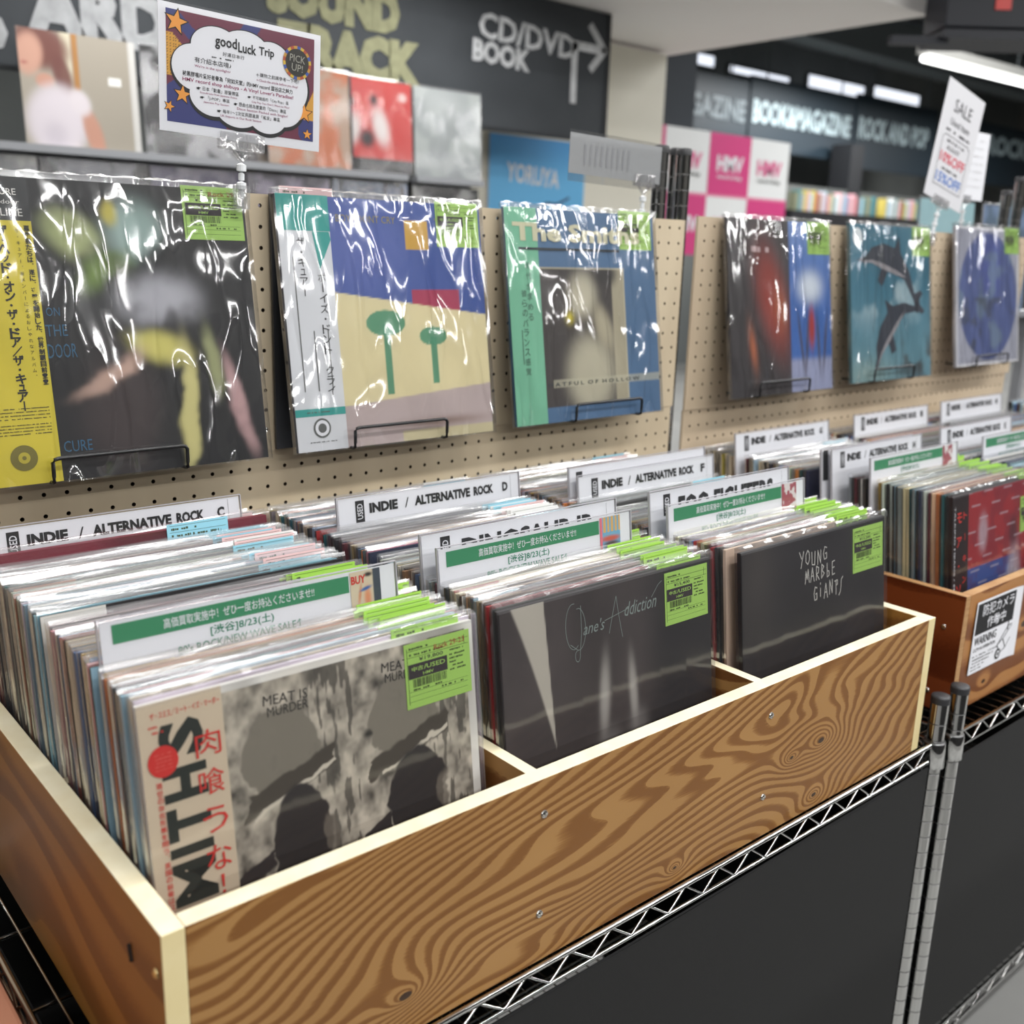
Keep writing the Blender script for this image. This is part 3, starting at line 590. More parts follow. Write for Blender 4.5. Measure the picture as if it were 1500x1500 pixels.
mb.ribbon(arc(.104, .276, .010, .022, 100, -110, 14)+[(.092, .262)], st); mb.ribbon(arc(.097, .280, .011, .024, 80, 300, 14), st); mb.ribbon([(.108, .300), (.108, .272), (.105, .250)]+arc(.1015, .248, .0035, .006, 0, -280, 10), st)
mb.ribbon([(.148, .262), (.156, .288), (.160, .300), (.163, .280), (.168, .254)], st); mb.ribbon([(.142, .277), (.178, .283)], st)
put(mb, "ane's", .110, .268, .013, .030, -.0006, italic=.3); put(mb, 'ddiction', .171, .275, .015, .050, -.0006, italic=.3, rot=1)
mb.ribbon([(.215, .288), (.226, .300), (.232, .303)], st); obj('cover_lettering', mb, mat('pale_green_ink', srgb(130,142,138), .5), r2)
price_tag(r2, .2365, .2500, '¥15,400'); big_film(r2, [FILM_F, FOLD], seed=9, amp=.0009)
# ---- front record 3
r3 = front_record('record with black cover and white handwritten title, front of the right slot', SLOTX[2]+.011, -.5350, ZB1, srgb(30,29,32))
def c_blk(u, v):
    n1 = fbm(u, v, 4, 23); C = np.zeros(u.shape+(3,)); C[:] = np.array(srgb(42,40,43)); C = C*(.6+.8*n1)[..., None]; C = mixc(C, (84,78,74), blob(u, v, .09, .9, .12, .25, 0)*.4); return C
cover('front_cover', r3, .001, .314, 0, .3145, -.0004, c_blk, 60)
mb = MB(); wl = .0013
def L(*pts): mb.ribbon(pts, wl)
def hand(word, x, z, h, w2, jit):
    r = random.Random(jit); n = len(word); cw = w2/n
    G = {'Y': [[(0,1),(.45,.5)],[(.9,1),(.3,-.15)]], 'O': [[(.5,1),(.1,.7),(.1,.2),(.5,0),(.85,.3),(.8,.8),(.5,1)]], 'U': [[(.1,1),(.15,.1),(.7,.05),(.8,1)]], 'N': [[(.1,0),(.15,1),(.75,.05),(.8,1)]],
         'G': [[(.85,.85),(.4,.95),(.1,.5),(.3,.05),(.8,.1),(.8,.5),(.5,.45)]], 'M': [[(0,0),(.2,.9),(.45,.3),(.7,1),(.95,.05)]], 'A': [[(0,0),(.45,1),(.85,0)],[(.2,.4),(.7,.4)]], 'R': [[(.1,0),(.15,1),(.7,.85),(.6,.5),(.15,.45),(.8,0)]],
         'B': [[(.1,0),(.15,1),(.65,.8),(.2,.55),(.75,.3),(.1,0)]], 'b': [[(.2,1),(.2,0),(.7,.1),(.65,.4),(.2,.45)]], 'L': [[(.2,1),(.2,0),(.5,0)]], 'E': [[(.8,1),(.2,.95),(.2,0),(.8,.05)],[(.2,.5),(.7,.55)]],
         'i': [[(.4,.6),(.4,0)],[(.4,.85),(.4,.95)]], 'T': [[(.45,1),(.45,0)],[(.1,.95),(.8,1),(.8,.7),(.4,.65)]], 'S': [[(.9,1.1),(.5,.9),(.45,.5),(.3,.1),(-.1,-.15)]]}
    for i, ch in enumerate(word):
        dz = r.uniform(-.12, .12)*h
        for stt in G[ch]: mb.ribbon([(x+cw*(i+.05+.8*a), z+dz+h*b) for a, b in stt], wl)
hand('YOUNG', .115, .277, .018, .064, 2); hand('MARBbE', .127, .254, .018, .070, 5); hand('GiANTS', .145, .230, .019, .070, 8)
obj('cover_lettering', mb, mat('white_ink', srgb(198,196,190), .5), r3)
price_tag(r3, .236, .2480, '¥13,200'); big_film(r3, [FILM_F, FOLD], seed=14, amp=.0007)
# ---- filed records of the near bin
SEC = [('left slot of the pale bin, front section', 'left slot, back section'), ('middle', ''), ('right', '')]
SIDE = ('left', 'middle', 'right')
yF = yF0
cardgap = [[(-.438, -.431)], [(-.428, -.420), (-.405, -.392)], [(-.440, -.432), (-.418, -.406)]]
backgap = [[(-.1175, -.098)], [(-.188, -.181)], [(-.262, -.252)]]
COLF = [{1:'white', 2:'cream', 3:'pale blue', 4:'pink', 5:'teal', 6:'black', 7:'white', 9:'orange', 12:'grey', 16:'mustard', 17:'mustard', 18:'mustard', 22:'tan'}, {1:'charcoal', 2:'red', 3:'charcoal', 4:'olive', 5:'grey', 6:'navy', 7:'tan', 8:'brown', 9:'cream'}, {1:'cream', 2:'charcoal', 3:'red', 4:'burgundy', 5:'olive', 6:'cream', 7:'orange'}]
COLB = [{33:'burgundy', 34:'burgundy', 20:'burgundy', 19:'burgundy'}, {5:'black', 1:'navy'}, {}]
for s_ in range(3):
    section(f'{SIDE[s_]} front section of the pale bin', f'records filed in the {SIDE[s_]} front section of the pale bin', SLOTX[s_], yF0+.0005, yF1, ZB1, .0062, [GRN, GRN, GRN, GRN, None], skip=cardgap[s_], colours=COLF[s_])
    section(f'{SIDE[s_]} back section of the pale bin', f'records filed in the {SIDE[s_]} back section of the pale bin', SLOTX[s_], yB0, yB1, ZB1, .0062, [LBL, LBL, PNK, WTG, None, None], skip=backgap[s_], colours=COLB[s_], start_tilt=.12)
o = link('record', sleeve_mesh(.0125), None, (SLOTX[0]+.002, -.1170, ZB1+.013), (-.12, 0, 0), srgb(126,30,50)); tag(o, 'thick burgundy box set in front of the ROCK C card', 'record')
link('plastic_sleeve', film_mesh(.0125, 77), o); t_ = link('price_tag', TAGMESH, o, (-.045, 0, 0), color=LBL); link('tag_print', TAGPRINT, t_)
# ------------------------------------------------------------------ section cards
def card_base(label, xl, yb, zb, w=.287, h=.353, tilt=.125):
    c = empty('section_card', (xl, yb, zb)); c.rotation_euler = (-tilt, 0, 0); tag(c, label, 'divider card', 'divider cards in the record bins')
    bevel(obj('card_sheet', MB().box(0, w, -.0006, .0006, 0, h-.002), WHITE, c), .0003, 1)
    g = MB().rect(-.002, w+.002, 0, h, -.0016); obj('clear_case', g, CARDCASE, c)
    e = MB(); e.box(-.002, w+.002, -.0016, .0016, h-.0005, h+.0005); e.box(-.0025, -.0015, -.0016, .0016, 0, h); e.box(w+.0015, w+.0025, -.0016, .0016, 0, h); obj('case_rim', e, CAR, c)
    return c
CAR = mat('case_rim_grey', srgb(186,184,190), .2)
def genre_card(letter, label, xl, yb, zb, h=.353, tilt=.125, w=.287, text='INDIE / ALTERNATIVE ROCK', bigt=None):
    c = card_base(label, xl, yb, zb, w, h, tilt); z0 = h-.0335
    obj('used_patch', MB().box(.024, .0365, -.0010, -.0007, z0, h-.0065), BLACK, c)
    mb = MB(); put(mb, 'USED', .0340, z0+.004, .0078, .019, -.0012, 90, .012); obj('patch_lettering', mb, WHITE, c)
    mb = MB()
    if bigt: put(mb, bigt, .052, h-.0420, .030, .200, -.0010, bold=.04)
    else:
        put(mb, 'INDIE', .044, z0+.0095, .0125, .042, -.0010, bold=.055); put(mb, '/', .097, z0+.0095, .0125, .006, -.0010); put(mb, 'ALTERNATIVE', .112, z0+.0095, .0125, .090, -.0010, bold=.05); put(mb, 'ROCK', .208, z0+.0095, .0125, .034, -.0010, bold=.05)
        if letter: put(mb, letter, .258, z0+.0095, .0125, .0095, -.0010, bold=.05)
    mb.rect(.2725, .2728, z0-.04, h-.004, -.0008); obj('card_lettering', mb, BLACK, c); return c
def sale_card(label, xl, yb, zb, pic, h=.3535, tilt=.125, w=.283):
    c = card_base(label, xl, yb, zb, w, h, tilt)
    obj('green_banner', MB().box(.0095, .231, -.0010, -.0007, h-.0215, h-.0055), GREENB, c)
    mb = MB(); put(mb, '高価買取実施中！ぜひ一度お持込くださいませ!!', .052, h-.0178, .0088, .142, -.0012, bold=.006); obj('banner_lettering', mb, WHITE, c)
    mb = MB(); put(mb, '[渋谷]8/23(土)', .092, h-.0330, .0095, .060, -.0010, bold=.01); put(mb, "80's ROCK/NEW WAVE SALE↑", .062, h-.0430, .0080, .118, -.0010, bold=.02); obj('sale_lettering', mb, GREENT, c)
    def pf(u, v):
        C = np.zeros(u.shape+(3,)); 
        if pic == 0:
            C[:] = np.array(srgb(214,200,176)); C = mixc(C, (222,150,112), blob(u, v, .55, .28, .12, .3, 0, 3)); C = mixc(C, (206,140,104), blob(u, v, .3, .4, .05, .3, -12, 3)*.9); C = mixc(C, (58,104,168), blob(u, v, .5, .52, .2, .05, 12, 4)); C = mixc(C, (50,40,40), blob(u, v, .6, .88, .14, .06, 0, 4)); C = mixc(C, (70,78,90), sm(u, .74, .76))
        elif pic == 1:
            C[:] = np.array(srgb(120,176,206)); C = mixc(C, (226,176,96), (v > .5)*(np.sin(u*34) > -.4)*.9); C = mixc(C, (206,96,80), blob(u, v, .5, .3, .5, .1, 0, 4)); C = mixc(C, (84,60,52), blob(u, v, .55, .1, .4, .12, 0, 4)); C = mixc(C, (226,120,140), (u < .12)*1.0)
        else:
            C[:] = np.array(srgb(222,214,214)); n = fbm(u, v, 3, 4); C = mixc(C, (160,52,72), sm(n, .48, .52)*.9)
        return C
    cover('card_picture', c, .2325, .266, h-.040, h-.003, -.0012, pf, 40)
    if pic == 0: mb = MB(); put(mb, 'BUY', .2335, h-.015, .008, .016, -.0015, bold=.03); obj('picture_lettering', mb, REDINK, c)
    return c
sale_card('green banner sale card in the left slot of the pale bin', -.352, -.434, ZB1, 0)
sale_card('green banner sale card in the middle slot of the pale bin', -.008, -.424, ZB1, 1)
sale_card('green banner sale card in the right slot of the pale bin', .332, -.436, ZB1, 2)
genre_card(None, 'band name card, DINOSAUR JR, behind the middle sale card', -.010, -.398, ZB1, h=.362, bigt='DINOSAUR JR')
genre_card(None, 'band name card, FOO FIGHTERS, behind the right sale card', .326, -.412, ZB1, h=.366, bigt='FOO FIGHTERS')
genre_card('C', 'INDIE / ALTERNATIVE ROCK C card at the back of the left slot', -.357, -.1015, ZB1)
genre_card('D', 'INDIE / ALTERNATIVE ROCK D card at the back of the middle slot', .018, -.185, ZB1)
genre_card('F', 'INDIE / ALTERNATIVE ROCK F card in the back of the right slot', .356, -.2535, ZB1)
cc = card_base('blank taller card in a clear case behind the ROCK F card', .352, -.240, ZB1, h=.363); obj('used_patch', MB().box(.012, .024, -.0010, -.0007, .305, .355), BLACK, cc)
# ------------------------------------------------------------------ second bin: filed records
ZB2 = B2['Zt']-B2['H']+.007; X2 = B2['X']
S2X = [X2+.046, X2+.372+.022, X2+.727+.018]
r4 = front_record('record with red and blue striped cover and black obi, front of the darker bin', S2X[0]+.007, -.5150, ZB2, srgb(40,20,24))
def c_grid(u, v):
    C = np.zeros(u.shape+(3,)); C[:] = np.array(srgb(150,38,46)); C = mixc(C, (52,78,140), (v < .62)*(u < .62)*1.0); C = mixc(C, (190,186,196), blob(u, v, .62, .42, .10, .26, 0, 5)*.9)
    C = mixc(C, (60,30,40), blob(u, v, .60, .74, .06, .08, 0, 4)*.8); C = mixc(C, (176,160,170), blob(u, v, .2, .78, .06, .1, 0, 4)*.8); C = mixc(C, (90,30,50), sm(fbm(u, v, 9, 6), .5, .6)*.35)
    g = (np.abs((v+u*.03)*15 % 1-.5) > .475); C = mixc(C, (200,190,200), g*.55); return C
cover('front_cover', r4, .048, .3145, 0, .3145, -.0004, c_grid, 110)
ob4 = obj('obi_strip', MB().box(-.0006, .050, -.0012, -.0005, 0, .3155), mat('black_obi_paper', srgb(34,22,24), .4), r4)
mb = MB(); vert(mb, 'モア・ソングス', .020, .300, .038, .018, -.0016, .02); vert(mb, 'トーキング・ヘッズ', .038, .300, .034, .013, -.0016, .015); obj('obi_lettering', mb, REDINK, ob4)
mb = MB(); put(mb, 'TALKING HEADS / MORE SONGS', .0045, .300, .0032, .21, -.0016, -90, .01); obj('spine_lettering', mb, WHITE, ob4)
price_tag(r4, .232, .226, '¥9,900'); big_film(r4, [FILM_F, FOLD], seed=21, amp=.0006)
P2 = .0062
section('left front section of the darker bin', 'records filed in the left front section of the darker bin', S2X[0], -.508, -.300, ZB2, P2, [GRN, GRN, None], skip=[(-.386, -.378), (-.331, -.298)], colours={1:'black',2:'teal',3:'orange',4:'cream',5:'burgundy',6:'white',7:'navy',8:'black',9:'grey',10:'cream',11:'cream'})
section('left back section of the darker bin', 'records filed in the left back section of the darker bin', S2X[0]-.027, -.276, -.050, ZB2, P2, [LBL, WTG, None, None], skip=[(-.141, -.131)], start_tilt=.12)
# everything farther in this bin and beyond: past the three hundred nearest records
def stuff_row(xs, spans, zb, label, w=W_):
    me = MB(); cols = []
    r = random.Random(len(xs)*7+3); V = []; Fc = []; Cs = []
    for xl in xs:
        for (a, b) in spans:
            y = a
            while y < b:
                th = r.choice(TH); c = NAMES[r.choice(PAL)]; x = xl+r.uniform(0, .007); t = .122; z0 = zb; dz = r.uniform(-.003, .003); 
                def P(px, py, pz): return (px, y+py+pz*math.sin(t), z0+pz*math.cos(t)-py*math.sin(t))
                h = W_+dz; n = len(V); V += [P(x,0,0),P(x+w,0,0),P(x+w,th,0),P(x,th,0),P(x,0,h),P(x+w,0,h),P(x+w,th,h),P(x,th,h)]; Fc += [(n,n+1,n+5,n+4),(n+4,n+5,n+6,n+7),(n+3,n,n+4,n+7),(n+1,n+2,n+6,n+5),(n+2,n+3,n+7,n+6)]; Cs += [c]*5
                n = len(V); hh = h+.007; V += [P(x-.002,-.0006,h-.02),P(x+w+.002,-.0006,h-.02),P(x+w+.002,th*.5,hh),P(x-.002,th*.5,hh)]; Fc.append((n,n+1,n+2,n+3)); Cs.append((-1, 0, 0))
                y += th+.0022
    m = bpy.data.meshes.new('filed_records'); m.from_pydata(V, [], Fc); m.materials.append(ATTRF); m.materials.append(FOLD)
    m.polygons.foreach_set('material_index', [1 if c[0] < 0 else 0 for c in Cs]); ca = m.color_attributes.new('Col', 'FLOAT_COLOR', 'CORNER')
    arr = []; 
    for f_, c in zip(Fc, Cs): arr += [max(0, c[0]), c[1], c[2], 1]*len(f_)
    ca.data.foreach_set('color', arr); m.update()
    o = link('filed_records', m); tag(o, label, 'records', kind='stuff'); return o
ATTRF = mat('filed_record_print', rough=.5); _t = NT(ATTRF); _a = _t.n('Attribute'); _a.attribute_name = 'Col'; _t.l(_a.outputs['Color'], _t.b.inputs['Base Color'])
stuff_row(S2X[1:], [(-.508, -.392), (-.380, -.325), (-.276, -.142), (-.131, -.06)], ZB2, 'densely filed plastic-sleeved records in the farther slots of the darker bin')
sale_card('green banner sale card in the left slot of the darker bin', .885, -.382, ZB2, 2)
sale_card('green banner sale card in the second slot of the darker bin', S2X[1]+.03, -.385, ZB2, 2)
genre_card('H', 'INDIE / ALTERNATIVE ROCK card behind the darker bin sale card', .874, -.318, ZB2, h=.358)
cc = card_base('blank card in a clear case just behind the ROCK H card', .862, -.306, ZB2, h=.356); obj('used_patch', MB().box(.003, .018, -.0010, -.0007, .305, .355), BLACK, cc)
genre_card('G', 'INDIE / ALTERNATIVE ROCK card at the back of the darker bin', .856, -.136, ZB2, h=.358)
genre_card('K', 'INDIE / ALTERNATIVE ROCK card in second slot of the darker bin', S2X[1]+.002, -.318, ZB2, h=.362)
genre_card('I', 'INDIE / ALTERNATIVE ROCK card at back of darker bin second slot', S2X[1]+.004, -.136, ZB2, h=.360)
genre_card('M', 'INDIE / ALTERNATIVE ROCK card in third slot of the darker bin', S2X[2]+.004, -.136, ZB2, h=.362)
# third bin beyond
b3 = bin_('third record bin, farthest along the row', 2.06, -.543, -.518, 1.10, .517, .190, .015, (.352, .71), .013, .246, OLD, OLD_SIDE, PINE_IN, OLD_EDGE, OLD_EDGE)
stuff_row([2.08, 2.43, 2.79], [(-.498, -.292), (-.272, -.06)], -.701, 'densely filed records in the farthest bin at the right edge')
r3rack = empty('wire_rack'); tag(r3rack, 'chrome wire rack under the farthest record bin', 'wire rack')
for x in (3.2,): post(r3rack, x, -.575, -.632); post(r3rack, x, .014, .13)
post(r3rack, 2.045, -.575, -.632); shelf(r3rack, 2.045, 3.2, -.579, .03, -.711)
# ================================================================== DISPLAY RECORDS on the pegboards
def display(label, x0, ztop, zbot, yb=-.062, yt=-.016, col=(.5,.5,.5), width=None):
    h = ztop-zbot; tilt = math.asin(min(.3, (yb-yt)/-W_)); o = link('record', SL[2], None, (x0, yb, zbot+.003), (-tilt, 0, 0), col); tag(o, label, 'record', 'records displayed on the pegboards'); return o
def holder(label, xa, xb, zb, zt, yf, yw=0.0):
    r = .0022; mb = MB()
    mb.tube([(xa, yw, zb-.004), (xa, yf+.006, zb-.004), (xa, yf+.001, zb-.002), (xa, yf, zb+.004), (xa, yf, zt-.004), (xa+.002, yf, zt-.001), (xa+.006, yf, zt), (xb-.006, yf, zt), (xb-.002, yf, zt-.001), (xb, yf, zt-.004), (xb, yf, zb+.004), (xb, yf+.001, zb-.002), (xb, yf+.006, zb-.004), (xb, yw, zb-.004)], r, 8)
    o = obj('record_holder', mb, WIREB, smooth=True); tag(o, label, 'record holder', 'black wire record holders')
    return o
DX = [(-.345, .0185, -.300), (.011, .014, -.300), (.372, .0165, -.2985), (.873, .026, -.292), (1.258, .034, -.288), (1.686, .044, -.277)]
d = display('black cover record with yellow obi strip, leftmost on the wall', *DX[0], col=srgb(30,30,32))
def cA(u, v):
    C = np.zeros(u.shape+(3,)); C[:] = np.array(srgb(24,24,27)); n = fbm(u, v, 6, 31); w1 = (n-.5)*.08; uu = u+w1; vv = v-w1
    C = mixc(C, (190,200,140), blob(uu, vv, .36, .82, .10, .07, -30, 4)*.9); C = mixc(C, (170,196,190), blob(uu, vv, .57, .84, .11, .10, 20, 4)*.8); C = mixc(C, (130,160,70), blob(uu, vv, .45, .70, .10, .05, 25, 3)*.8); C = mixc(C, (206,190,60), blob(uu, vv, .49, .90, .03, .04, 0, 4)*.8)
    C = mixc(C, (70,58,58), blob(uu, vv, .45, .24, .14, .22, 0, 4)*.8); C = mixc(C, (196,196,204), blob(uu, vv, .64, .60, .15, .09, 5, 4)*.85); C = mixc(C, (40,38,44), blob(uu, vv, .68, .52, .03, .05, 0, 4)*.7); C = mixc(C, (220,212,120), blob(uu, vv, .62, .44, .11, .05, -12, 4)*.9)
    C = mixc(C, (214,206,140), blob(uu, vv, .705, .20, .036, .26, -2, 6)*.95); C = mixc(C, (210,176,160), blob(uu, vv, .42, .36, .14, .035, 28, 4)*.9); C = mixc(C, (206,168,168), blob(uu, vv, .90, .22, .030, .20, 14, 5)*.9); C = mixc(C, (176,180,130), blob(uu, vv, .81, .38, .028, .13, 8, 4)*.8)
    C = mixc(C, (16,16,18), sm(n, .55, .75)*.35); return C
cover('front_cover', d, .001, .3145, 0, .3145, -.0004, cA, 110)
ob = obj('obi_strip', MB().box(.0, .0735, -.0011, -.0005, 0, .271), mat('yellow_obi_paper', srgb(212,196,58), .5), d)
obj('obi_top', MB().box(.0, .0735, -.0011, -.0005, .271, .3155), mat('black_obi_top', srgb(40,42,44), .4), ob)
mb = MB(); vert(mb, 'ザ・ヘッド・オン・ザ・ドア／ザ・キュアー', .0440, .2655, .0094, .0118, -.0015, .03); vert(mb, '悪戯猫たちは、遂に、進撃を開始した。世界制覇目前!!', .0680, .2665, .0063, .0066, -.0015, .03)
vert(mb, 'ザ・キュアー、新メンバーによるおしゃれなアルバム。', .0585, .264, .0062, .0042, -.0015)
for k in range(4): scribble(mb, .012, .068, .079-.0035*k, .0011, -.0015, 0, k); scribble(mb, .012, .068, .062-.0032*k, .0011, -.0015, 0, k+7)
obj('obi_lettering', mb, BLACK, ob)
mb = MB(); mb.disc(.037, .0284, .0135, .0135, -.0015, 0, 28); mb.disc(.037, .0284, .006, .006, -.0017, 1, 20); mb.disc(.037, .0284, .0022, .0022, -.0019, 0, 12); obj('obi_seal', mb, [mat('olive_ink', srgb(120,112,48), .6), mat('yellow_seal', srgb(190,176,60), .6)], ob)
mb = MB(); put(mb, 'THE CURE', .020, .2965, .0065, .042, -.0015, bold=.01); put(mb, 'on the door', .020, .2875, .0042, .044, -.0015); put(mb, 'ROCK', .022, .2755, .0075, .020, -.0015, bold=.04); put(mb, 'LINE', .045, .2755, .0075, .021, -.0015); obj('obi_top_lettering', mb, OFFW, ob)
mb = MB(); put(mb, 'ON', .077, .174, .009, .014, -.0007); put(mb, 'THE', .0745, .153, .012, .022, -.0007); put(mb, 'DOOR', .0740, .130, .015, .030, -.0007); put(mb, 'CURE', .078, .030, .012, .030, -.0007); obj('cover_lettering', mb, mat('dim_blue_ink', srgb(48,96,128), .5), d)
price_tag(d, .2385, .2575, '¥29,700', 'Rock 29-'); big_film(d, [FILM_W, FOLD], seed=31, amp=.0016, n=46)
# 2
d = display('blue and cream cover record with white and teal obi, second on the wall', *DX[1], col=srgb(70,74,84))
def cB(u, v):
    C = np.zeros(u.shape+(3,)); C[:] = np.array(srgb(54,82,154)); C = mixc(C, (104,116,180), blob(u, v, .35, .78, .25, .22)*.55)
    C = mixc(C, (168,48,84), (u > .60)*(u < .86)*(v > .5)*(v < .64)*1.0)
    C = mixc(C, (222,210,166), sm(.66-.13*u-v, 0, .006)); C = mixc(C, (186,170,168), sm(.155+u*.07-v, 0, .006)); C = mixc(C, (200,190,154), sm(.045-v, 0, .006)*(u > .5)); C = mixc(C, (120,92,76), blob(u, v, .72, .07, .22, .02)*.7)
    C = mixc(C, (206,162,62), sm(.062-np.maximum(np.abs(u-.65), np.abs(v-.865)), 0, .004))
    for cu, ct, cb, rr in ((.46, .50, .20, .10), (.70, .44, .235, .075)):
        C = mixc(C, (72,142,110), (np.abs(u-cu) < .014)*(v < ct)*(v > cb)*.95); C = mixc(C, (74,146,112), sm(1-np.hypot((u-cu)/rr, (v-ct)/(rr*.55)), 0, .05)*.95)
    return C
cover('front_cover', d, .001, .3145, 0, .3145, -.0004, cB, 150)
ob = obj('obi_strip', MB().box(0, .072, -.0011, -.0005, 0, .3155), mat('white_obi_paper', srgb(216,218,222), .45), d)
mb = MB().rect(0, .072, .272, .3155, -.0013); mb.rect(0, .072, .044, .0535, -.0013); mb.poly([(.046, -.0013, .2715), (.053, -.0013, .225), (.072, -.0013, .262), (.070, -.0013, .2715)]); obj('obi_teal_print', mb, mat('teal_ink', srgb(52,158,150), .5), ob)
mb = MB(); vert(mb, 'ザ・キュアー', .0290, .264, .0120, .0125, -.0015, .0); vert(mb, 'ボーイズ・ドント・クライ', .0545, .222, .0128, .0125, -.0015, .0)
for k in range(3): mb.rect(.012+.020*k+.004, .0135+.020*k+.004, .075, .15+.03*(k == 0)+.06*(k == 0), -.0014, 1)
mb.disc(.036, .0285, .0125, .0125, -.0015, 1, 26); mb.disc(.036, .0285, .010, .010, -.0017, 2, 26); mb.disc(.036, .0285, .006, .006, -.0019, 1, 20); scribble(mb, .016, .056, .048, .0018, -.0017, 1, 4); scribble(mb, .016, .056, .0105, .0015, -.0015, 1, 6)
obj('obi_lettering', mb, [BLACK, INKG, WHITE], ob)
mb = MB(); put(mb, 'BOYS DONT CRY', .082, .285, .009, .090, -.0007); put(mb, 'THE', .235, .285, .009, .02, -.0007); obj('cover_lettering', mb, mat('dull_gold_ink', srgb(150,140,90), .5), d)
price_tag(d, .238, .2575, '¥26,400'); big_film(d, [FILM_W, FOLD], seed=37, amp=.0014, n=46)
d2 = link('record', SL[1], None, (.0095, -.0085, -.3005), (0, 0, 0), srgb(60,62,66)); tag(d2, 'record with a pink tag tucked behind the blue and cream one', 'record'); t_ = link('price_tag', TAGMESH, d2, (-.224, 0, .0035), color=PNK); link('tag_print', TAGPRINT, t_)
# 3
d = display('blue cover record with mint obi and grey inset photo, third on the wall', *DX[2], col=srgb(60,104,136))
def cC(u, v):
    C = np.zeros(u.shape+(3,)); C[:] = np.array(srgb(78,112,148)); C = C*(.9+.2*fbm(u, v, 4, 51))[..., None]
    ins = (u > .19)*(u < .765)*(v > .075)*(v < .735); p = (u-.19)/.575; q = (v-.075)/.66
    I = np.zeros(u.shape+(3,)); I[:] = np.array(srgb(62,56,54)); I = mixc(I, (168,160,136), (p > .84)*1.0); I = mixc(I, (188,182,160), blob(p, q, .55, .22, .30, .30, -20, 5)); I = mixc(I, (196,190,168), blob(p, q, .48, .80, .17, .17, 0, 4)); I = mixc(I, (176,168,144), blob(p, q, .72, .56, .10, .2, 30, 4)); I = mixc(I, (44,40,38), blob(p, q, .78, .96, .13, .10, 0, 4)); I = mixc(I, (206,190,40), blob(p, q, .32, .64, .045, .045))
    m = ins[..., None]*1.0; C = C*(1-m)+I*m; C = mixc(C, (196,192,168), (v > .165)*(v < .205)*(u > .24)*.55); C = mixc(C, (214,206,176), ins*((np.abs(v-.732) < .005) | (np.abs(u-.762) < .004))*.6); return C
cover('front_cover', d, .001, .3145, 0, .3145, -.0004, cC, 130)
ob = obj('obi_strip', MB().box(-.001, .0605, -.0011, -.0005, 0, .3155), mat('mint_obi_paper', srgb(120,186,154), .5), d)
mb = MB(); vert(mb, '時代が求める', .0385, .240, .0148, .0115, -.0015); vert(mb, '彼らのバランス感覚', .0275, .200, .0142, .0115, -.0015); mb.rect(.019, .0203, .09, .14, -.0015); obj('obi_lettering', mb, mat('dark_teal_ink', srgb(62,92,80), .5), ob)
mb = MB().rect(.022, .232, .2555, .2590, -.0017); put(mb, 'H A T F U L  O F  H O L L O W', .066, .054, .0058, .20, -.0009, bold=.01); obj('cover_print', mb, mat('slate_ink', srgb(46,54,60), .5), d)
mb = MB(); put(mb, 'The Smiths', .0125, .268, .027, .268, -.0016, bold=.04); obj('cover_title', mb, mat('cream_ink', srgb(206,202,172), .5), d)
price_tag(d, .2345, .2600, '¥14,300'); big_film(d, [FILM_W, FOLD], seed=43, amp=.0018, n=46)
# 4-6
d = display('record with red-brown and blue halves cover, fourth on the wall', *DX[3], col=srgb(60,60,70), yb=-.066, yt=-.02)
def cD(u, v):
    C = np.zeros(u.shape+(3,)); n = fbm(u, v, 6, 61); C[:] = np.array(srgb(54,50,52)); C = mixc(C, (150,52,40), blob(u, v, .40, .55, .14, .32, 18, 3)*.95); C = mixc(C, (186,110,56), blob(u, v, .47, .50, .06, .12, 10)*.8*n*1.4); C = mixc(C, (196,110,70), blob(u, v, .2, .28, .03, .12, 10)*.8)
    b = sm(u, .565, .575); B = np.zeros_like(C); B[:] = np.array(srgb(58,104,176)); B = mixc(B, (120,150,200), sm(v, .6, 1)*.7); B = mixc(B, (214,222,232), blob(u, v, .78, .62, .13, .10, 0, 3)); B = mixc(B, (150,156,186), sm(.22-v, 0, .05)); B = mixc(B, (176,52,44), blob(u, v, .79, .38, .035, .13, 0, 4))
    for cu, a in ((.68, 10), (.74, -6), (.86, 4), (.93, -8)): B = mixc(B, (66,60,76), blob(u, v, cu, .28, .014, .2, a, 4)*.9)
    C = C*(1-b[..., None])+B*b[..., None]; return C
cover('front_cover', d, .001, .3145, 0, .3145, -.0004, cD, 90)
mb = MB(); put(mb, 'Frozen', .052, .262, .014, .06, -.0007) if False else scribble(mb, .052, .118, .256, .012, -.0007, 0, 2); obj('cover_lettering', mb, mat('rose_ink', srgb(196,170,170), .5), d)
price_tag(d, .240, .256, '¥13,200'); big_film(d, [FILM_W, FOLD], seed=47, amp=.002, n=40)
d = display('record with two leaping dolphins on teal sea cover, fifth on the wall', *DX[4], col=srgb(70,110,120), yb=-.066, yt=-.02)
def cE(u, v):
    C = np.zeros(u.shape+(3,)); C[:] = np.array(srgb(52,112,134)); C = mixc(C, (98,142,156), sm(1-v, .3, .9)); n = fbm(u, v, 5, 71, 5); C = mixc(C, (176,196,202), sm(n, .52, .7)*blob(u, v, .45, .55, .5, .16)*.9); C = mixc(C, (66,76,80), sm(n, .45, .55)*blob(u, v, .85, .12, .35, .14, 0, 3)); C = mixc(C, (150,170,160), blob(u, v, .2, .05, .3, .1)*.6); return C
cover('front_cover', d, .001, .3145, 0, .3145, -.0004, cE, 90)
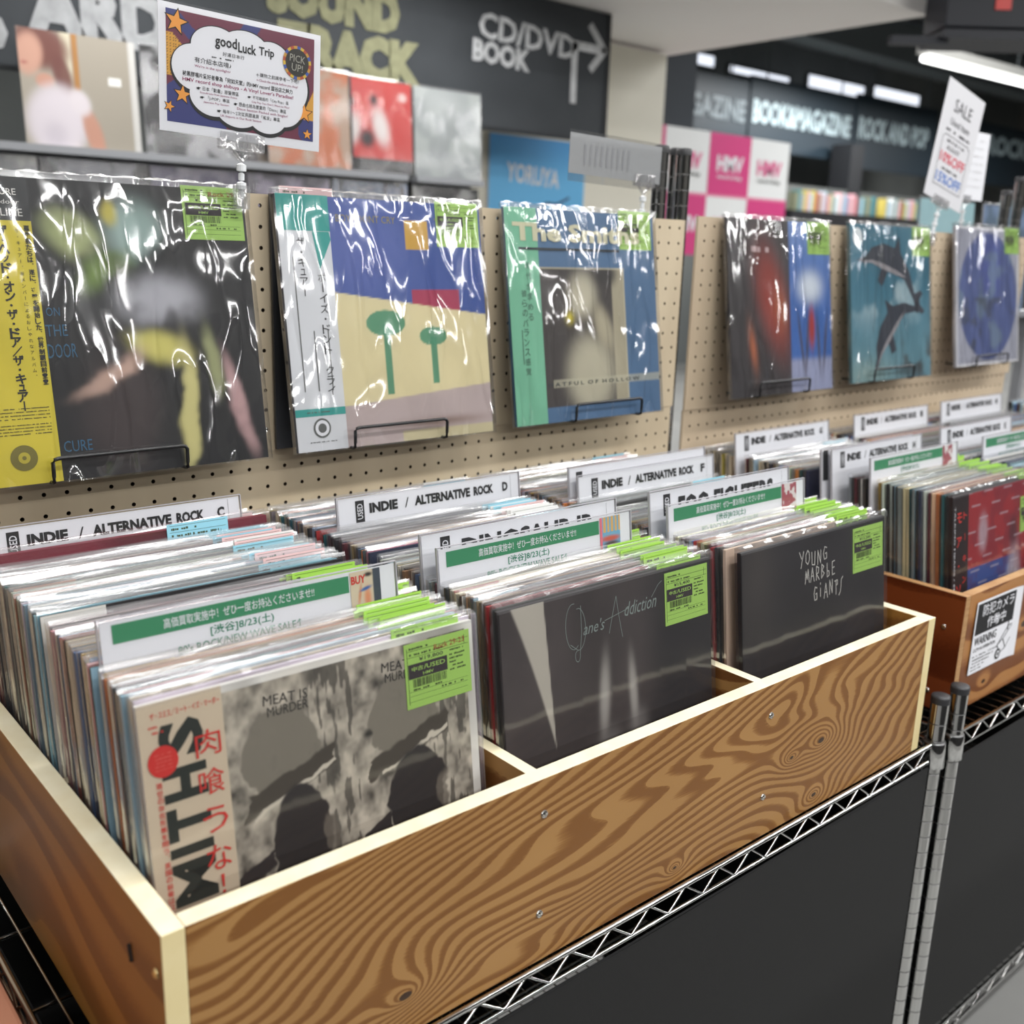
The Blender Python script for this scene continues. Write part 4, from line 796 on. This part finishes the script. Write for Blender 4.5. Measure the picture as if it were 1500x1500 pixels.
def dolphin(par, cx, cz, s_, ang, flip, name='dolphin_print'):
    P_ = [(-1.05,-.18),(-.8,-.02),(-.68,.16),(-.35,.34),(.0,.38),(.06,.62),(.2,.36),(.55,.16),(.82,-.14),(1.0,-.02),(1.08,-.06),(.98,-.22),(1.04,-.42),(.94,-.42),(.84,-.26),(.45,-.02),(.1,-.02),(-.1,-.06),(-.2,-.34),(-.36,-.30),(-.32,-.06),(-.6,-.06),(-.82,-.16)]
    c, s2 = math.cos(math.radians(ang)), math.sin(math.radians(ang)); mb = MB(); pts = [(cx+s_*(x*c*flip-z*s2), -.0008, cz+s_*(x*flip*s2+z*c)) for x, z in P_]
    ctr = (cx, -.0008, cz+s_*.12); 
    if flip < 0: pts = pts[::-1]
    mb.poly(pts[::-1] if False else pts, 0); o = obj(name, mb, mat('dolphin_slate', srgb(44,50,64), .5), par)
    B_ = [(-.95,-.16),(-.62,-.03),(-.3,.02),(.15,.05),(.5,.03),(.15,-.03),(-.3,-.07),(-.6,-.08)]; mb = MB(); pts = [(cx+s_*(x*c*flip-z*s2), -.0010, cz+s_*(x*flip*s2+z*c)) for x, z in B_]; mb.poly(pts); obj('belly_print', mb, mat('dolphin_belly', srgb(150,146,150), .5), o)
dolphin(d, .155, .225, .125, -18, 1); dolphin(d, .165, .105, .115, 38, 1)
obj('flower_print', MB().disc(.028, .290, .018, .018, -.0008, 0, 12), mat('white_flower', srgb(214,220,222), .5), d)
price_tag(d, .240, .256, '¥11,000'); big_film(d, [FILM_W, FOLD], seed=53, amp=.0014, n=40)
d = display('record with large violet-blue disc on pale cover, rightmost on the wall', *DX[5], col=srgb(200,200,210), yb=-.066, yt=-.02)
def cF(u, v):
    C = np.zeros(u.shape+(3,)); C[:] = np.array(srgb(168,170,184)); n = fbm(u, v, 5, 81); disc_ = sm(.47-np.hypot(u-.5, v-.5), 0, .008); D = np.zeros_like(C); D[:] = np.array(srgb(86,100,150)); D = mixc(D, (84,96,176), blob(u, v, .55, .72, .14, .2, 0, 3)*.9); D = mixc(D, (120,140,160), sm(n, .5, .62)*.7); D = mixc(D, (70,76,84), sm(fbm(u, v, 8, 82), .58, .66)*(v < .5)*.6)
    C = C*(1-disc_[..., None])+D*disc_[..., None]; e = ((u < .02) | (u > .98) | (v < .02) | (v > .98)); C = mixc(C, (226,226,230), e*1.0); return C
cover('front_cover', d, .001, .3145, 0, .3145, -.0004, cF, 90)
price_tag(d, .240, .258, '¥8,800'); big_film(d, [FILM_W, FOLD], seed=59, amp=.001, n=36)
for i, (xa, xb, zb, zt, yf) in enumerate(((-.284, -.137, -.293, -.270, -.073), (.087, .234, -.293, -.270, -.073), (.481, .627, -.292, -.269, -.073), (.936, 1.090, -.285, -.263, -.078), (1.32, 1.475, -.281, -.258, -.078), (1.757, 1.915, -.27, -.25, -.078))):
    holder(['wire holder under the leftmost wall record', 'wire holder under the second wall record', 'wire holder under the third wall record', 'wire holder under the fourth wall record', 'wire holder under the fifth wall record', 'wire holder under the rightmost wall record'][i], xa, xb, zb, zt, yf)
# ================================================================== POP CARDS ON CLIPS
def clip_stand(parent, x, y, z0, z1, w=.05):
    g = MB(); g.box(-w/2, w/2, -.004, -.002, -.004, .014); g.box(-w/2, w/2, .002, .004, -.004, .014); obj('clip_jaw', g, CLEARP, parent, (x, y, z1))
    g = MB(); g.tube([(-.012, 0, -.004), (0, 0, -.016), (.012, 0, -.004)], .0025, 6); g.tube([(-w/2, 0, -.003), (w/2, 0, -.003)], .0022, 6); obj('clip_spring', g, CLEARP, parent, (x, y, z1))
    g = MB(); 
    zz = z1-.018; k = 0
    while zz > z0:
        r = .0055 if k % 2 == 0 else .0035; g.lathe(0, 0, [(.001, zz-.010), (r, zz-.009), (r, zz-.002), (.001, zz)], 12); zz -= .010; k += 1
    obj('clip_stem', g, [mat('clear_white_joint', (.8,.82,.84), .12)], parent, (x, y, 0))
    g = MB(); g.box(-.008, .008, -.006, -.003, z0-.02, z0+.006); g.box(-.008, .008, .003, .006, z0-.02, z0+.006); obj('clip_foot', g, CLEARP, parent, (x, y, 0))
pc = empty('pop_card', (-.133, -.032, .0725)); pc.rotation_euler = (0, math.radians(2.2), 0); tag(pc, 'framed comic style travel guide card on a clear clip above pegboard', 'sign card')
CW, CH = .197, .131
obj('card_sheet', MB().box(0, CW, -.0004, .0004, 0, CH), WHITE, pc)
def c_comic(u, v):
    C = np.zeros(u.shape+(3,)); C[:] = np.array(srgb(110,42,66)); C = mixc(C, (52,58,120), (np.hypot((u-.16)*1.5, v-.08) < .34)*1.0); C = mixc(C, (52,58,120), (np.hypot((u-.98)*1.5, v-.1) < .14)*1.0); C = mixc(C, (52,58,120), (np.abs(u*1.3+v-1.02) < .07)*(u < .3)*1.0); C = mixc(C, (52,58,120), (np.abs(u-.56+(1-v)*.4) < .06)*(v > .8)*1.0)
    C = mixc(C, (216,160,60), ((np.abs(u-.03) < .10)*(v > .42)*(v < .80)*(v < .86-u*1.6))*1.0); C = mixc(C, (96,66,40), ((np.abs(u-.03) < .10)*(v > .42)*(v < .80)*(v < .86-u*1.6))*(np.hypot((u*56) % 1-.5, (v*38) % 1-.5) < .22)*1.0); C = mixc(C, (216,160,60), ((np.abs(u-.98) < .05)*(v > .2)*(v < .5)*(v < .5-(1-u)*3))*1.0); return C
cover('comic_print', pc, .0085, CW-.0085, .0105, CH-.006, -.0006, c_comic, 150)
STARM = mat('orange_star_ink', srgb(238,160,66), .5)
def star(mb, cx, cz, r, rot=0, y=-.0010, k=.42, m=0):
    p = [(cx+(r if i % 2 == 0 else r*k)*math.sin(math.radians(rot+i*36)), y, cz+(r if i % 2 == 0 else r*k)*math.cos(math.radians(rot+i*36))) for i in range(10)]; mb.poly(p, m)
mb = MB()
for cx, cz, r, ro in ((.020, .113, .0125, 10), (.026, .040, .0095, 5), (.011, .026, .006, 20), (.176, .041, .0105, 0), (.1805, .018, .006, 0)): star(mb, cx, cz, r*1.18, ro, -.0008, .45, 1); star(mb, cx, cz, r, ro, -.0010)
obj('star_print', mb, [STARM, BLACK], pc)
cl = [(.098,.070,.060,.030),(.040,.070,.026,.024),(.066,.094,.030,.022),(.100,.098,.030,.020),(.132,.090,.026,.022),(.158,.066,.022,.026),(.148,.046,.026,.024),(.062,.044,.028,.022),(.092,.034,.028,.020),(.128,.030,.024,.018)]
mb = MB()
for i, (a, b, c, e) in enumerate(cl): mb.disc(a+.0006, b-.0015, c+.0022, e+.0026, -.0009-.00001*i, 0, 36)
obj('cloud_outline', mb, BLACK, pc); mb = MB()
for i, (a, b, c, e) in enumerate(cl): mb.disc(a, b, c, e, -.0012-.00001*i, 0, 36)
obj('cloud_print', mb, WHITE, pc)
mb = MB(); put(mb, 'good', .064, .0935, .0145, .026, -.0016, bold=.02); put(mb, 'Luck', .0915, .0945, .0105, .022, -.0016, bold=.02); put(mb, 'Trip', .117, .0935, .0115, .019, -.0016, bold=.02); put(mb, '好運日本行', .073, .0875, .0040, .026, -.0016); scribble(mb, .060, .086, .0835, .0016, -.0016)
put(mb, '有介紹本店唷♪', .040, .0755, .0058, .043, -.0016); put(mb, '←購物之前請參考一下吧！', .114, .0725, .0044, .054, -.0016); put(mb, '被黑膠唱片愛好者譽為「宛如天堂」的HMV record 澀谷店之魅力', .026, .0600, .0052, .134, -.0016, bold=.01)
put(mb, '☛ 日本「動畫」原聲帶區', .042, .0475, .0044, .050, -.0016); put(mb, '☛ 不可錯過的「City Pop」區', .103, .0468, .0044, .052, -.0016); put(mb, '☛ 「J-POP」專區', .046, .0382, .0044, .035, -.0016); put(mb, '☛ 歷曲也極為豐富的「Disco」專區', .086, .0372, .0044, .066, -.0016); put(mb, '☛ 每年1～2次從英國進貨「搖滾」專區', .066, .0270, .0044, .078, -.0016); obj('card_lettering', mb, BLACK, pc)
mb = MB(); put(mb, "We're in the spotlight♪", .040, .0700, .0034, .042, -.0016); put(mb, '←Check the article before you shop!', .114, .0668, .0034, .053, -.0016); put(mb, "HMV record shop shibuya - A Vinyl Lover's Paradise!", .026, .0535, .0050, .135, -.0016, bold=.01); put(mb, 'Soundtracks from Japanese Anime', .046, .0438, .0026, .044, -.0016); put(mb, "City Pop You Don't Want to Miss!", .108, .0428, .0028, .048, -.0016); put(mb, 'Japanese Pop Section', .050, .0345, .0026, .030, -.0016); put(mb, 'Disco Section Packed with Singles!', .090, .0325, .0034, .064, -.0016); put(mb, 'UK Imports in Our Rock Section', .070, .0225, .0032, .050, -.0016); obj('purple_lettering', mb, mat('plum_ink', srgb(150,50,96), .5), pc)
mb = MB()
for k in range(24):
    a0, a1 = k*15, k*15+15; cx, cz = .1655, .0955; p = [(cx+r*math.cos(math.radians(a)), -.0019, cz+r*math.sin(math.radians(a))) for r, a in ((.0150, a0), (.0185, a0), (.0185, a1), (.0150, a1))]; mb.poly(p[::-1] if False else p, k % 4)
mb.disc(.1655, .0955, .0152, .0152, -.0020, 4, 32); obj('badge_print', mb, [mat('badge_yellow', srgb(214,180,60), .5), mat('badge_blue', srgb(60,90,170), .5), mat('badge_gold', srgb(200,150,60), .5), mat('badge_red', srgb(180,80,50), .5), mat('badge_dark', srgb(44,42,36), .5)], pc)
mb = MB(); put(mb, 'PICK', .1555, .0965, .0080, .0200, -.0023, rot=-4, bold=.0); put(mb, 'UP!', .158, .0865, .0080, .0145, -.0023, rot=-4, bold=.0); obj('badge_lettering', mb, mat('badge_grey', srgb(170,168,156), .5), pc)
g = MB().rect(-.003, CW+.003, -.014, CH+.002, -.0028); obj('clear_case', g, CARDCASE, pc)
clip_stand(pc, .096, 0, -.055, -.006, .055)
# translucent grey card
gc = empty('pop_card', (.508, -.004, .072)); gc.rotation_euler = (0, math.radians(1.5), 0); tag(gc, 'back of a translucent grey card clipped above the near pegboard', 'sign card')
obj('card_sheet', MB().box(0, .205, 0, .001, 0, .058), mat('grey_translucent', srgb(190,192,194), .35), gc)
mb = MB(); 
for k in range(9): mb.rect(.03+.012*k, .0345+.012*k, .014, .044, -.0006)
obj('show_through_print', mb, mat('faint_grey', srgb(176,178,182), .5), gc); clip_stand(gc, .168, 0, -.055, -.002, .045); obj('clear_case', MB().box(-.004, .215, -.003, -.0027, -.012, .062), CARDCASE, gc)
# SALE card
sc_ = empty('pop_card', (1.545, -.012, .1)); sc_.rotation_euler = (0, math.radians(12), 0); tag(sc_, 'tall narrow tilted SALE card on a clip above the far pegboard', 'sign card')
obj('card_sheet', MB().box(0, .172, 0, .0012, 0, .243), mat('sale_paper', srgb(216,216,220), .5), sc_)
mb = MB(); put(mb, 'SALE', .045, .185, .027, .080, -.0006); put(mb, 'Used Item', .042, .158, .014, .088, -.0006); scribble(mb, .03, .14, .143, .006, -.0006); scribble(mb, .045, .125, .122, .006, -.0006, 0, 4); put(mb, 'AUGUST', .050, .107, .009, .06, -.0006); scribble(mb, .045, .12, .065, .005, -.0006, 0, 8)
mb.ribbon([(.024, .128), (.034, .135), (.14, .135), (.15, .128), (.15, .03), (.024, .03), (.024, .128)], .0012, -.0006); obj('card_lettering', mb, mat('dark_grey_ink', srgb(66,66,70), .5), sc_)
mb = MB(); put(mb, '10%OFF', .030, .079, .022, .115, -.0006, bold=.02); obj('red_lettering', mb, mat('rose_red_ink', srgb(214,80,96), .5), sc_)
mb = MB(); put(mb, '15%OFF', .030, .037, .022, .115, -.0006, bold=.02); obj('blue_lettering', mb, mat('sky_blue_ink', srgb(90,130,200), .5), sc_)
clip_stand(sc_, .075, 0, -.075, -.004, .07)
wc = empty('pop_card', (1.72, .03, .1)); tag(wc, 'white paper notice standing right behind the SALE card', 'sign card'); obj('card_sheet', MB().box(0, .175, 0, .001, 0, .150), WHITE, wc); mb = MB()
for k in range(7): scribble(mb, .03, .155, .13-.017*k, .004, -.0006, 0, k, .7)
obj('faint_lettering', mb, mat('faint_print', srgb(214,214,216), .5), wc); clip_stand(wc, .09, 0, -.08, -.004, .05)
# ================================================================== BACKGROUND: far record wall, chalkboard
SHELFM = mat('grey_metal_shelf', srgb(150,152,156), .4, .3)
YB = 2.1
for i, (xa, xb, lb) in enumerate(((-.2, 1.66, 'grey metal display shelf behind, left part'), (1.70, 2.02, 'grey metal display shelf behind, right part'))):
    fs = empty('display_shelf', (0, 0, 0)); tag(fs, lb, 'shelf'); obj('shelf_board', MB().box(xa, xb, YB-.03, YB+.3, .186, .208), SHELFM, fs); obj('lower_board', MB().box(xa, xb, YB-.02, YB+.3, -.16, -.138), SHELFM, fs)
    obj('back_sheet', MB().box(xa, xb, YB+.06, YB+.065, -.138, .186), mat('shelf_back_%d' % i, srgb(70,70,72), .7), fs); obj('shelf_leg', MB().box(xb-.03, xb, YB, YB+.3, FL, -.16), SHELFM, fs); obj('shelf_leg', MB().box(xa, xa+.03, YB, YB+.3, FL, -.16), SHELFM, fs)
CHK = noisy('chalkboard_slate', srgb(50,54,58), srgb(62,66,70), scale=3, rough=.75)
cb = empty('chalkboard', (0, YB+.12, 0)); tag(cb, 'long black chalkboard with hand-drawn lettering and a corner arrow', 'chalkboard')
obj('board_panel', MB().box(-.3, 2.80, 0, .02, .43, .945), CHK, cb)
mb = MB(); mb.box(-.3, 2.82, -.006, .022, .418, .43); mb.box(2.80, 2.82, -.006, .022, .43, .945); obj('board_frame', mb, mat('board_frame', srgb(30,32,36), .5), cb)
def chalkm(name, c): return noisy(name, tuple(q*.72 for q in srgb(*c)), srgb(*c), scale=26, rough=.9)
CH1 = chalkm('white_chalk', (176,178,180)); CH2 = chalkm('yellow_chalk', (150,150,118)); CH3 = chalkm('bright_chalk', (206,208,210))
mb = MB(); yy = -.004
put(mb, 'STANDARD', -.05, .535, .15, .90, yy, bold=.09) if False else None
put(mb, 'ARD', .405, .52, .175, .44, yy, bold=.07); put(mb, 'D', .255, .46, .11, .10, yy, bold=.06); put(mb, 'STAND', -.28, .50, .17, .50, yy, bold=.07); obj('grey_chalk_lettering', mb, CH1, cb)
mb = MB(); put(mb, 'SOUND', 1.18, .70, .15, .54, yy, bold=.08); put(mb, 'TRACK', 1.22, .53, .16, .60, yy, bold=.08); obj('yellow_chalk_lettering', mb, CH2, cb)
mb = MB(); put(mb, 'CD/DVD', 2.09, .755, .095, .52, yy, rot=-2.5, bold=.03); put(mb, 'BOOK', 2.06, .665, .085, .30, yy, rot=-2, bold=.05); obj('white_chalk_lettering', mb, CH3, cb)
mb = MB().ribbon([(2.61, .575), (2.61, .795), (2.78, .795)], .035, yy); mb.ribbon([(2.70, .88), (2.785, .795), (2.71, .715)], .032, yy-.0005); obj('arrow', mb, CH3, cb)
def far_record(label, x, z, fn, w=.315, n=50, y=YB, film_=True, name='record'):
    o = link(name, SL[1], None, (x, y, z), (-.06, 0, 0), (.3,.3,.3)); o.scale = (w/.315, 1, 1) if w != .315 else (1, 1, 1); tag(o, label, 'record', 'records facing out on the far shelves')
    cover('front_cover', o, 0, .315, 0, .315, -.0006, fn, n)
    if film_: link('plastic_sleeve', film_mesh(TH[1], int(x*100) % 97, mats=[FILM_F, FOLD]), o)
    return o
def cG(u, v):
    C = np.zeros(u.shape+(3,)); C[:] = np.array(srgb(158,150,136)); C = C*(1-.15*u)[..., None]; C = mixc(C, (200,192,168), (u > .34)*(u < .44)*1.0); C = mixc(C, (160,112,56), (u > .44)*(u < .50)*(v > .5)*1.0)
    C = mixc(C, (104,56,46), blob(u, v, .18, .86, .25, .20, -20, 8)); C = mixc(C, (100,52,44), blob(u, v, .35, .62, .08, .20, 12, 8)*.95); C = mixc(C, (192,146,126), blob(u, v, .08, .78, .12, .19, -8, 8)); C = mixc(C, (186,138,118), blob(u, v, .20, .56, .08, .07, 0, 8))
    C = mixc(C, (204,196,202), blob(u, v, .28, .22, .27, .33, -6, 9)); C = mixc(C, (176,168,178), blob(u, v, .25, .10, .10, .12, 0, 3)*.5); C = mixc(C, (180,132,112), blob(u, v, .58, .13, .08, .24, 14, 8)); C = mixc(C, (206,198,202), blob(u, v, .48, .40, .09, .12, 20, 6)); C = mixc(C, (160,84,78), blob(u, v, .04, .70, .03, .015, 0, 4)*.8)
    C = mixc(C, (226,226,222), (u > .74)*(u < .86)*(v > .58)*(v < .66)); C = mixc(C, (190,188,184), sm(u, .93, .95)); return C
far_record('record cover with a long-haired figure in a white shirt, far shelf', .348, .209, cG, w=.335, n=100, film_=False)
def flat(c, c2=None, s=4, sd=1, lo=.4, hi=.6):
    def f(u, v):
        C = np.zeros(u.shape+(3,)); C[:] = np.array(srgb(*c))
        if c2: C = mixc(C, c2, sm(fbm(u, v, s, sd), lo, hi))
        return C
    return f
far_record('black and white mottled record beside the long-haired figure cover', .70, .209, flat((40,40,42), (150,150,152), 6, 3), n=40)
far_record('dark grey mottled record behind the comic style card', 1.03, .209, flat((70,66,66), (130,120,110), 5, 9), n=30)
far_record('record with orange figure edge, partly behind the comic style card', 1.10, .209, flat((176,150,130), (190,110,70), 4, 12), n=30, y=YB-.03)
def cR(u, v):
    C = np.zeros(u.shape+(3,)); C[:] = np.array(srgb(196,66,62)); C = mixc(C, (36,34,36), sm(.16-v, 0, .02)); C = mixc(C, (220,212,210), blob(u, v, .22, .45, .10, .18, -12, 4)); C = mixc(C, (220,212,210), blob(u, v, .58, .50, .11, .22, 14, 4)); C = mixc(C, (48,36,40), blob(u, v, .40, .36, .10, .10, 0, 4)); C = mixc(C, (50,40,44), blob(u, v, .2, .74, .05, .06, 0, 4)); C = mixc(C, (50,40,44), blob(u, v, .5, .78, .05, .06, 0, 4)); C = mixc(C, (230,220,216), blob(u, v, .88, .84, .06, .05, 0, 4)*.8)
    return C
o = far_record('red cover record with two pale figures on the far shelf', 1.375, .209, cR, w=.325)
obj('obi_strip', MB().box(-.0, .068, -.0012, -.0008, 0, .315), mat('dark_obi', srgb(60,58,60), .5), o); mb = MB(); put(mb, 'OBI', 0, 0, .01) if False else None
scribble(mb, .012, .055, .22, .03, -.0016, 0, 2); scribble(mb, .012, .055, .15, .03, -.0016, 0, 3); scribble(mb, .012, .055, .02, .03, -.0016, 0, 5); obj('obi_lettering', mb, OFFW, o)
far_record('silvery grey record with glare painted on its cover, right end of far shelf', 1.712, .209, lambda u, v: mixc(mixc(flat((150,156,156), (172,178,176), 3, 5)(u, v), (206,210,210), blob(u, v, .4, .85, .4, .2)*.5), (120,124,124), sm(.5-v, 0, .4)*.3), n=40)  # bright glare near the top is painted into the cover colour
low = [((176,176,170), (120,122,124)), ((40,40,44), (150,150,156)), ((84,76,104), (130,124,140)), ((90,84,96), (150,140,160)), ((96,90,110), (60,56,60)), ((120,140,176), (150,160,190)), ((150,140,160), (110,120,150)), ((44,44,46), (170,170,168))]
nmz = ['pale grey', 'black and white', 'dull violet', 'mottled plum', 'dark lilac', 'soft blue', 'lavender grey', 'black patterned']
for i, (c1, c2) in enumerate(low):
    far_record(f'{nmz[i]} record on the lower far shelf behind the pegboard', .06+.326*i if i < 5 else (1.37 if i == 5 else 1.20+.01 if i == 6 else 1.71), -.138+(0 if i != 6 else 0), flat(c1, c2, 5, 20+i), n=24, y=YB-(.0 if i != 6 else .02)) if i != 6 else None
# cream panel poster
ps = empty('poster', (2.46, 2.59, .02)); tag(ps, 'blue sky poster with white hand-drawn title on the cream panel', 'poster')
cover('poster_sheet', ps, 0, .60, 0, .435, -.002, lambda u, v: mixc(mixc(flat((110,190,240))(u, v), (84,166,230), sm(v, .5, 1)), (150,200,230), sm(fbm(u, v, 3, 2), .55, .7)*(v < .5)*.6), n=50)
obj('poster_backing', MB().box(-.002, .602, -.0015, .004, -.002, .437), WHITE, ps)
mb = MB(); put(mb, 'YORUYA', .10, .235, .085, .33, -.004, rot=-3, bold=.02); scribble(mb, .25, .36, .225, .008, -.004); obj('poster_lettering', mb, WHITE, ps)
obj('poster_sketch', MB().ribbon([(.30, .12), (.36, .15), (.42, .145), (.5, .18)], .012, -.004), mat('slate_blue_ink', srgb(70,90,130), .5), ps)
# checkered shop board
hb = empty('display_board', (3.9, 3.2, -.05)); tag(hb, 'pink and white checkered shop board behind the chrome posts', 'sign board')
obj('board_panel', MB().box(0, 1.69, 0, .03, 0, .75), mat('board_white', srgb(236,238,238), .4), hb)
PINK = mat('magenta_print', srgb(214,74,134), .45); mb = MB()
for a, b, c, dd in ((0, .42, .38, .75), (.84, 1.26, .38, .75), (.42, .84, .0, .365), (1.26, 1.69, .0, .365)): mb.rect(a, b, c, dd, -.002)
mb.rect(.42, 1.69, .365, .38, -.001, 1); obj('checker_print', mb, [PINK, mat('rose_line', srgb(230,140,170), .5)], hb)
mb = MB(); put(mb, 'HMV', .92, .52, .10, .27, -.004, bold=.04); put(mb, 'record shop', .93, .47, .035, .25, -.004, bold=.02); obj('white_lettering', mb, WHITE, hb)
for a_, b_ in ((.50, .14), (.07, .52)): obj('white_lettering', put(MB(), 'HMV', a_, b_, .10, .27, -.004, bold=.04), WHITE, hb)
_pl = mat('pink_letter', srgb(226,120,160), .5)
for a_, b_ in ((1.34, .52), (.50, .52), (.92, .14)): obj('pink_lettering', put(MB(), 'HMV', a_, b_, .10, .27, -.004, bold=.04), _pl, hb)
for a_ in (1.35, .51): obj('grey_lettering', put(MB(), 'record shop', a_, .47, .035, .25, -.004, bold=.02), INKG, hb)
obj('board_leg', MB().box(.1, .14, .03, .06, FL+.05, 0), SHELFM, hb); obj('board_leg', MB().box(1.5, 1.54, .03, .06, FL+.05, 0), SHELFM, hb)
# hanging fascia signs
SG = mat('dark_blue_sign', srgb(38,52,62), .5); SGL = mat('pale_blue_lettering', srgb(186,206,212), .5)
def fsign(label, xa, xb, z0, z1, txt, tx, tw, tz, th, lm=None):
    s_ = empty('hanging_sign', (0, 6.5, 0)); tag(s_, label, 'sign'); obj('sign_panel', MB().box(xa, xb, 0, .04, z0, z1), SG, s_)
    if txt: mb = MB(); put(mb, txt, tx, tz, th, tw, -.01, bold=.04); obj('sign_lettering', mb, lm or SGL, s_)
    for q in (xa+.3, xb-.3): obj('hanging_rod', MB().tube([(q, .02, z1), (q, .02, 2.6)], .012, 6), BEAM, s_)
fsign('dark sign ending in AGAZINE, leftmost far sign', 7.2, 9.38, 1.16, 1.84, 'MAGAZINE', 7.98, 1.35, 1.40, .235, mat('grey_lettering', srgb(120,132,138), .5))
fsign('dark sign reading BOOK&MAGAZINE in the distance', 9.42, 11.55, 1.14, 1.92, 'BOOK&MAGAZINE', 9.47, 2.0, 1.42, .26)
fsign('dark sign reading ROCK AND POP in the distance', 11.60, 13.62, 1.08, 1.97, 'ROCK AND POP', 11.66, 1.75, 1.44, .27)
fsign('dark sign reading ROCK at the right edge', 14.7, 16.9, 1.1, 1.95, 'ROCK', 15.1, 1.4, 1.52, .28)
# far bookcases
BK = ['white', 'cream', 'pale blue', 'pink', 'blue', 'teal', 'red', 'mustard', 'grey', 'olive']; rb = random.Random(5)
bkm = objcolor('book_cover', .5); BM = MB().box(0, 1, -.1, 0, 0, 1).mesh('book', [bkm])
for ci, (xa, xb, zz, nb, wh) in enumerate(((9.45, 11.1, .46, 30, 'left'), (11.3, 12.95, .46, 28, 'right'))):
    bc = empty('bookcase', (0, 6.1, 0)); tag(bc, f'dark far bookcase below the signs, {wh} one', 'bookcase'); obj('bookcase_shelf', MB().box(xa-.05, xb+.05, -.3, .05, zz-.03, zz), mat('bookcase_black', srgb(26,26,30), .5), bc); obj('bookcase_back', MB().box(xa-.05, xb+.05, .05, .08, FL, 1.0 if False else zz+.30), mat('bookcase_grey', srgb(96,100,98), .6), bc); obj('bookcase_base', MB().box(xa-.05, xb+.05, -.3, .05, FL, zz-.03), mat('bookcase_body', srgb(36,36,40), .5), bc)
    for k in range(nb):
        cn = rb.choice(BK); o = link('book', BM, None, (xa+(xb-xa)*k/nb, 5.9, zz), color=tuple(q**.6*.95 for q in NAMES[cn])); hh = rb.uniform(.18, .23); o.scale = ((xb-xa)/nb*.93, 1, hh); tag(o, f'{cn} book, {ordw(k+1)} from left on the {wh} far bookcase', 'book', f'books on the {wh} far bookcase')
tag(obj('pillar', MB().box(11.0, 11.28, 6.14, 6.42, FL, 1.3), mat('pillar_black', srgb(30,32,36), .6)), 'black pillar between the two far bookcases', 'pillar')
# objects peeking above the far pegboard
far_record('pale teal record standing just behind the far pegboard', 2.175, -.187, flat((156,190,196), (170,200,204), 3, 2), y=.32, n=10)
far_record('blue mottled record behind the far pegboard, right end', 2.55, -.187, flat((120,140,170), (90,110,130), 8, 4), y=.32, n=24)
bs = empty('display_shelf', (0,0,0)); tag(bs, 'grey shelf unit behind the far pegboard', 'shelf'); obj('shelf_board', MB().box(2.12, 2.92, .28, .5, -.205, -.187), SHELFM, bs); obj('shelf_leg', MB().box(2.12, 2.15, .3, .33, FL, -.205), SHELFM, bs); obj('shelf_leg', MB().box(2.89, 2.92, .3, .33, FL, -.205), SHELFM, bs)
# hanging tube lamp
tl = empty('tube_lamp', (6.3, 2.72, 1.28)); tl.rotation_euler = (0, 0, -.04); tag(tl, 'long white fluorescent tube lamp hanging at upper right', 'lamp')
obj('lamp_housing', MB().box(0, 1.6, -.04, .04, .03, .09), mat('lamp_white', srgb(200,200,196), .4), tl); obj('tube', MB().tube([(.02, 0, 0), (1.58, 0, 0)], .020, 10), mat('tube_glow', (1,1,1), .3, emit=(1,1,.98), estr=3), tl, smooth=True)
for q in (.3, 1.3): obj('hanging_rod', MB().tube([(q, 0, .09), (q, 0, 1.3)], .008, 6), BEAM, tl)
# black ceiling speaker/projector box with red badge
sp = empty('ceiling_speaker', (3.475, 1.04, .845)); sp.rotation_euler = (0, 0, -.72); tag(sp, 'black ceiling-hung speaker box with a small red badge', 'speaker')
SPB = mat('speaker_black', srgb(20,23,32), .55)
bevel(obj('speaker_body', MB().box(0, .75, 0, .24, 0, .70), SPB, sp), .006)
obj('badge', MB().box(.185, .245, -.006, 0, .065, .125), mat('red_badge', srgb(200,52,44), .4), sp)
obj('mount_bracket', MB().box(-.01, .80, -.03, .24, -.045, -.012), SPB, sp); obj('bracket_arm', MB().box(-.20, .02, .0, .05, -.065, -.035), SPB, sp); obj('bracket_arm', MB().box(.36, .80, -.16, -.12, -.085, -.055), SPB, sp); obj('ceiling_pole', MB().tube([(.3, .12, .70), (.3, .12, 1.755)], .03, 8), SPB, sp)
# ducts, round lamp
dc = obj('ceiling_duct', MB().tube([(4.6, 3.0, 1.98), (9.5, 3.3, 1.98)], .16, 14), mat('pale_duct', srgb(196,198,196), .5), smooth=True); tag(dc, 'pale round ceiling duct beyond the soffit', 'duct')
gl = empty('round_mirror', (8.1, 2.2, 1.02)); tag(gl, 'round pale convex mirror at the right edge', 'mirror')
obj('mirror_face', MB().lathe(0, 0, [(.25, 0), (.22, .05), (.15, .08), (.01, .10)], 24), mat('mirror_pale', srgb(186,200,192), .3), gl, rot=(math.pi/2, 0, -.7), smooth=True); obj('mirror_arm', MB().tube([(.1, .1, .1), (.1, .1, 1.5)], .012, 6), BEAM, gl)
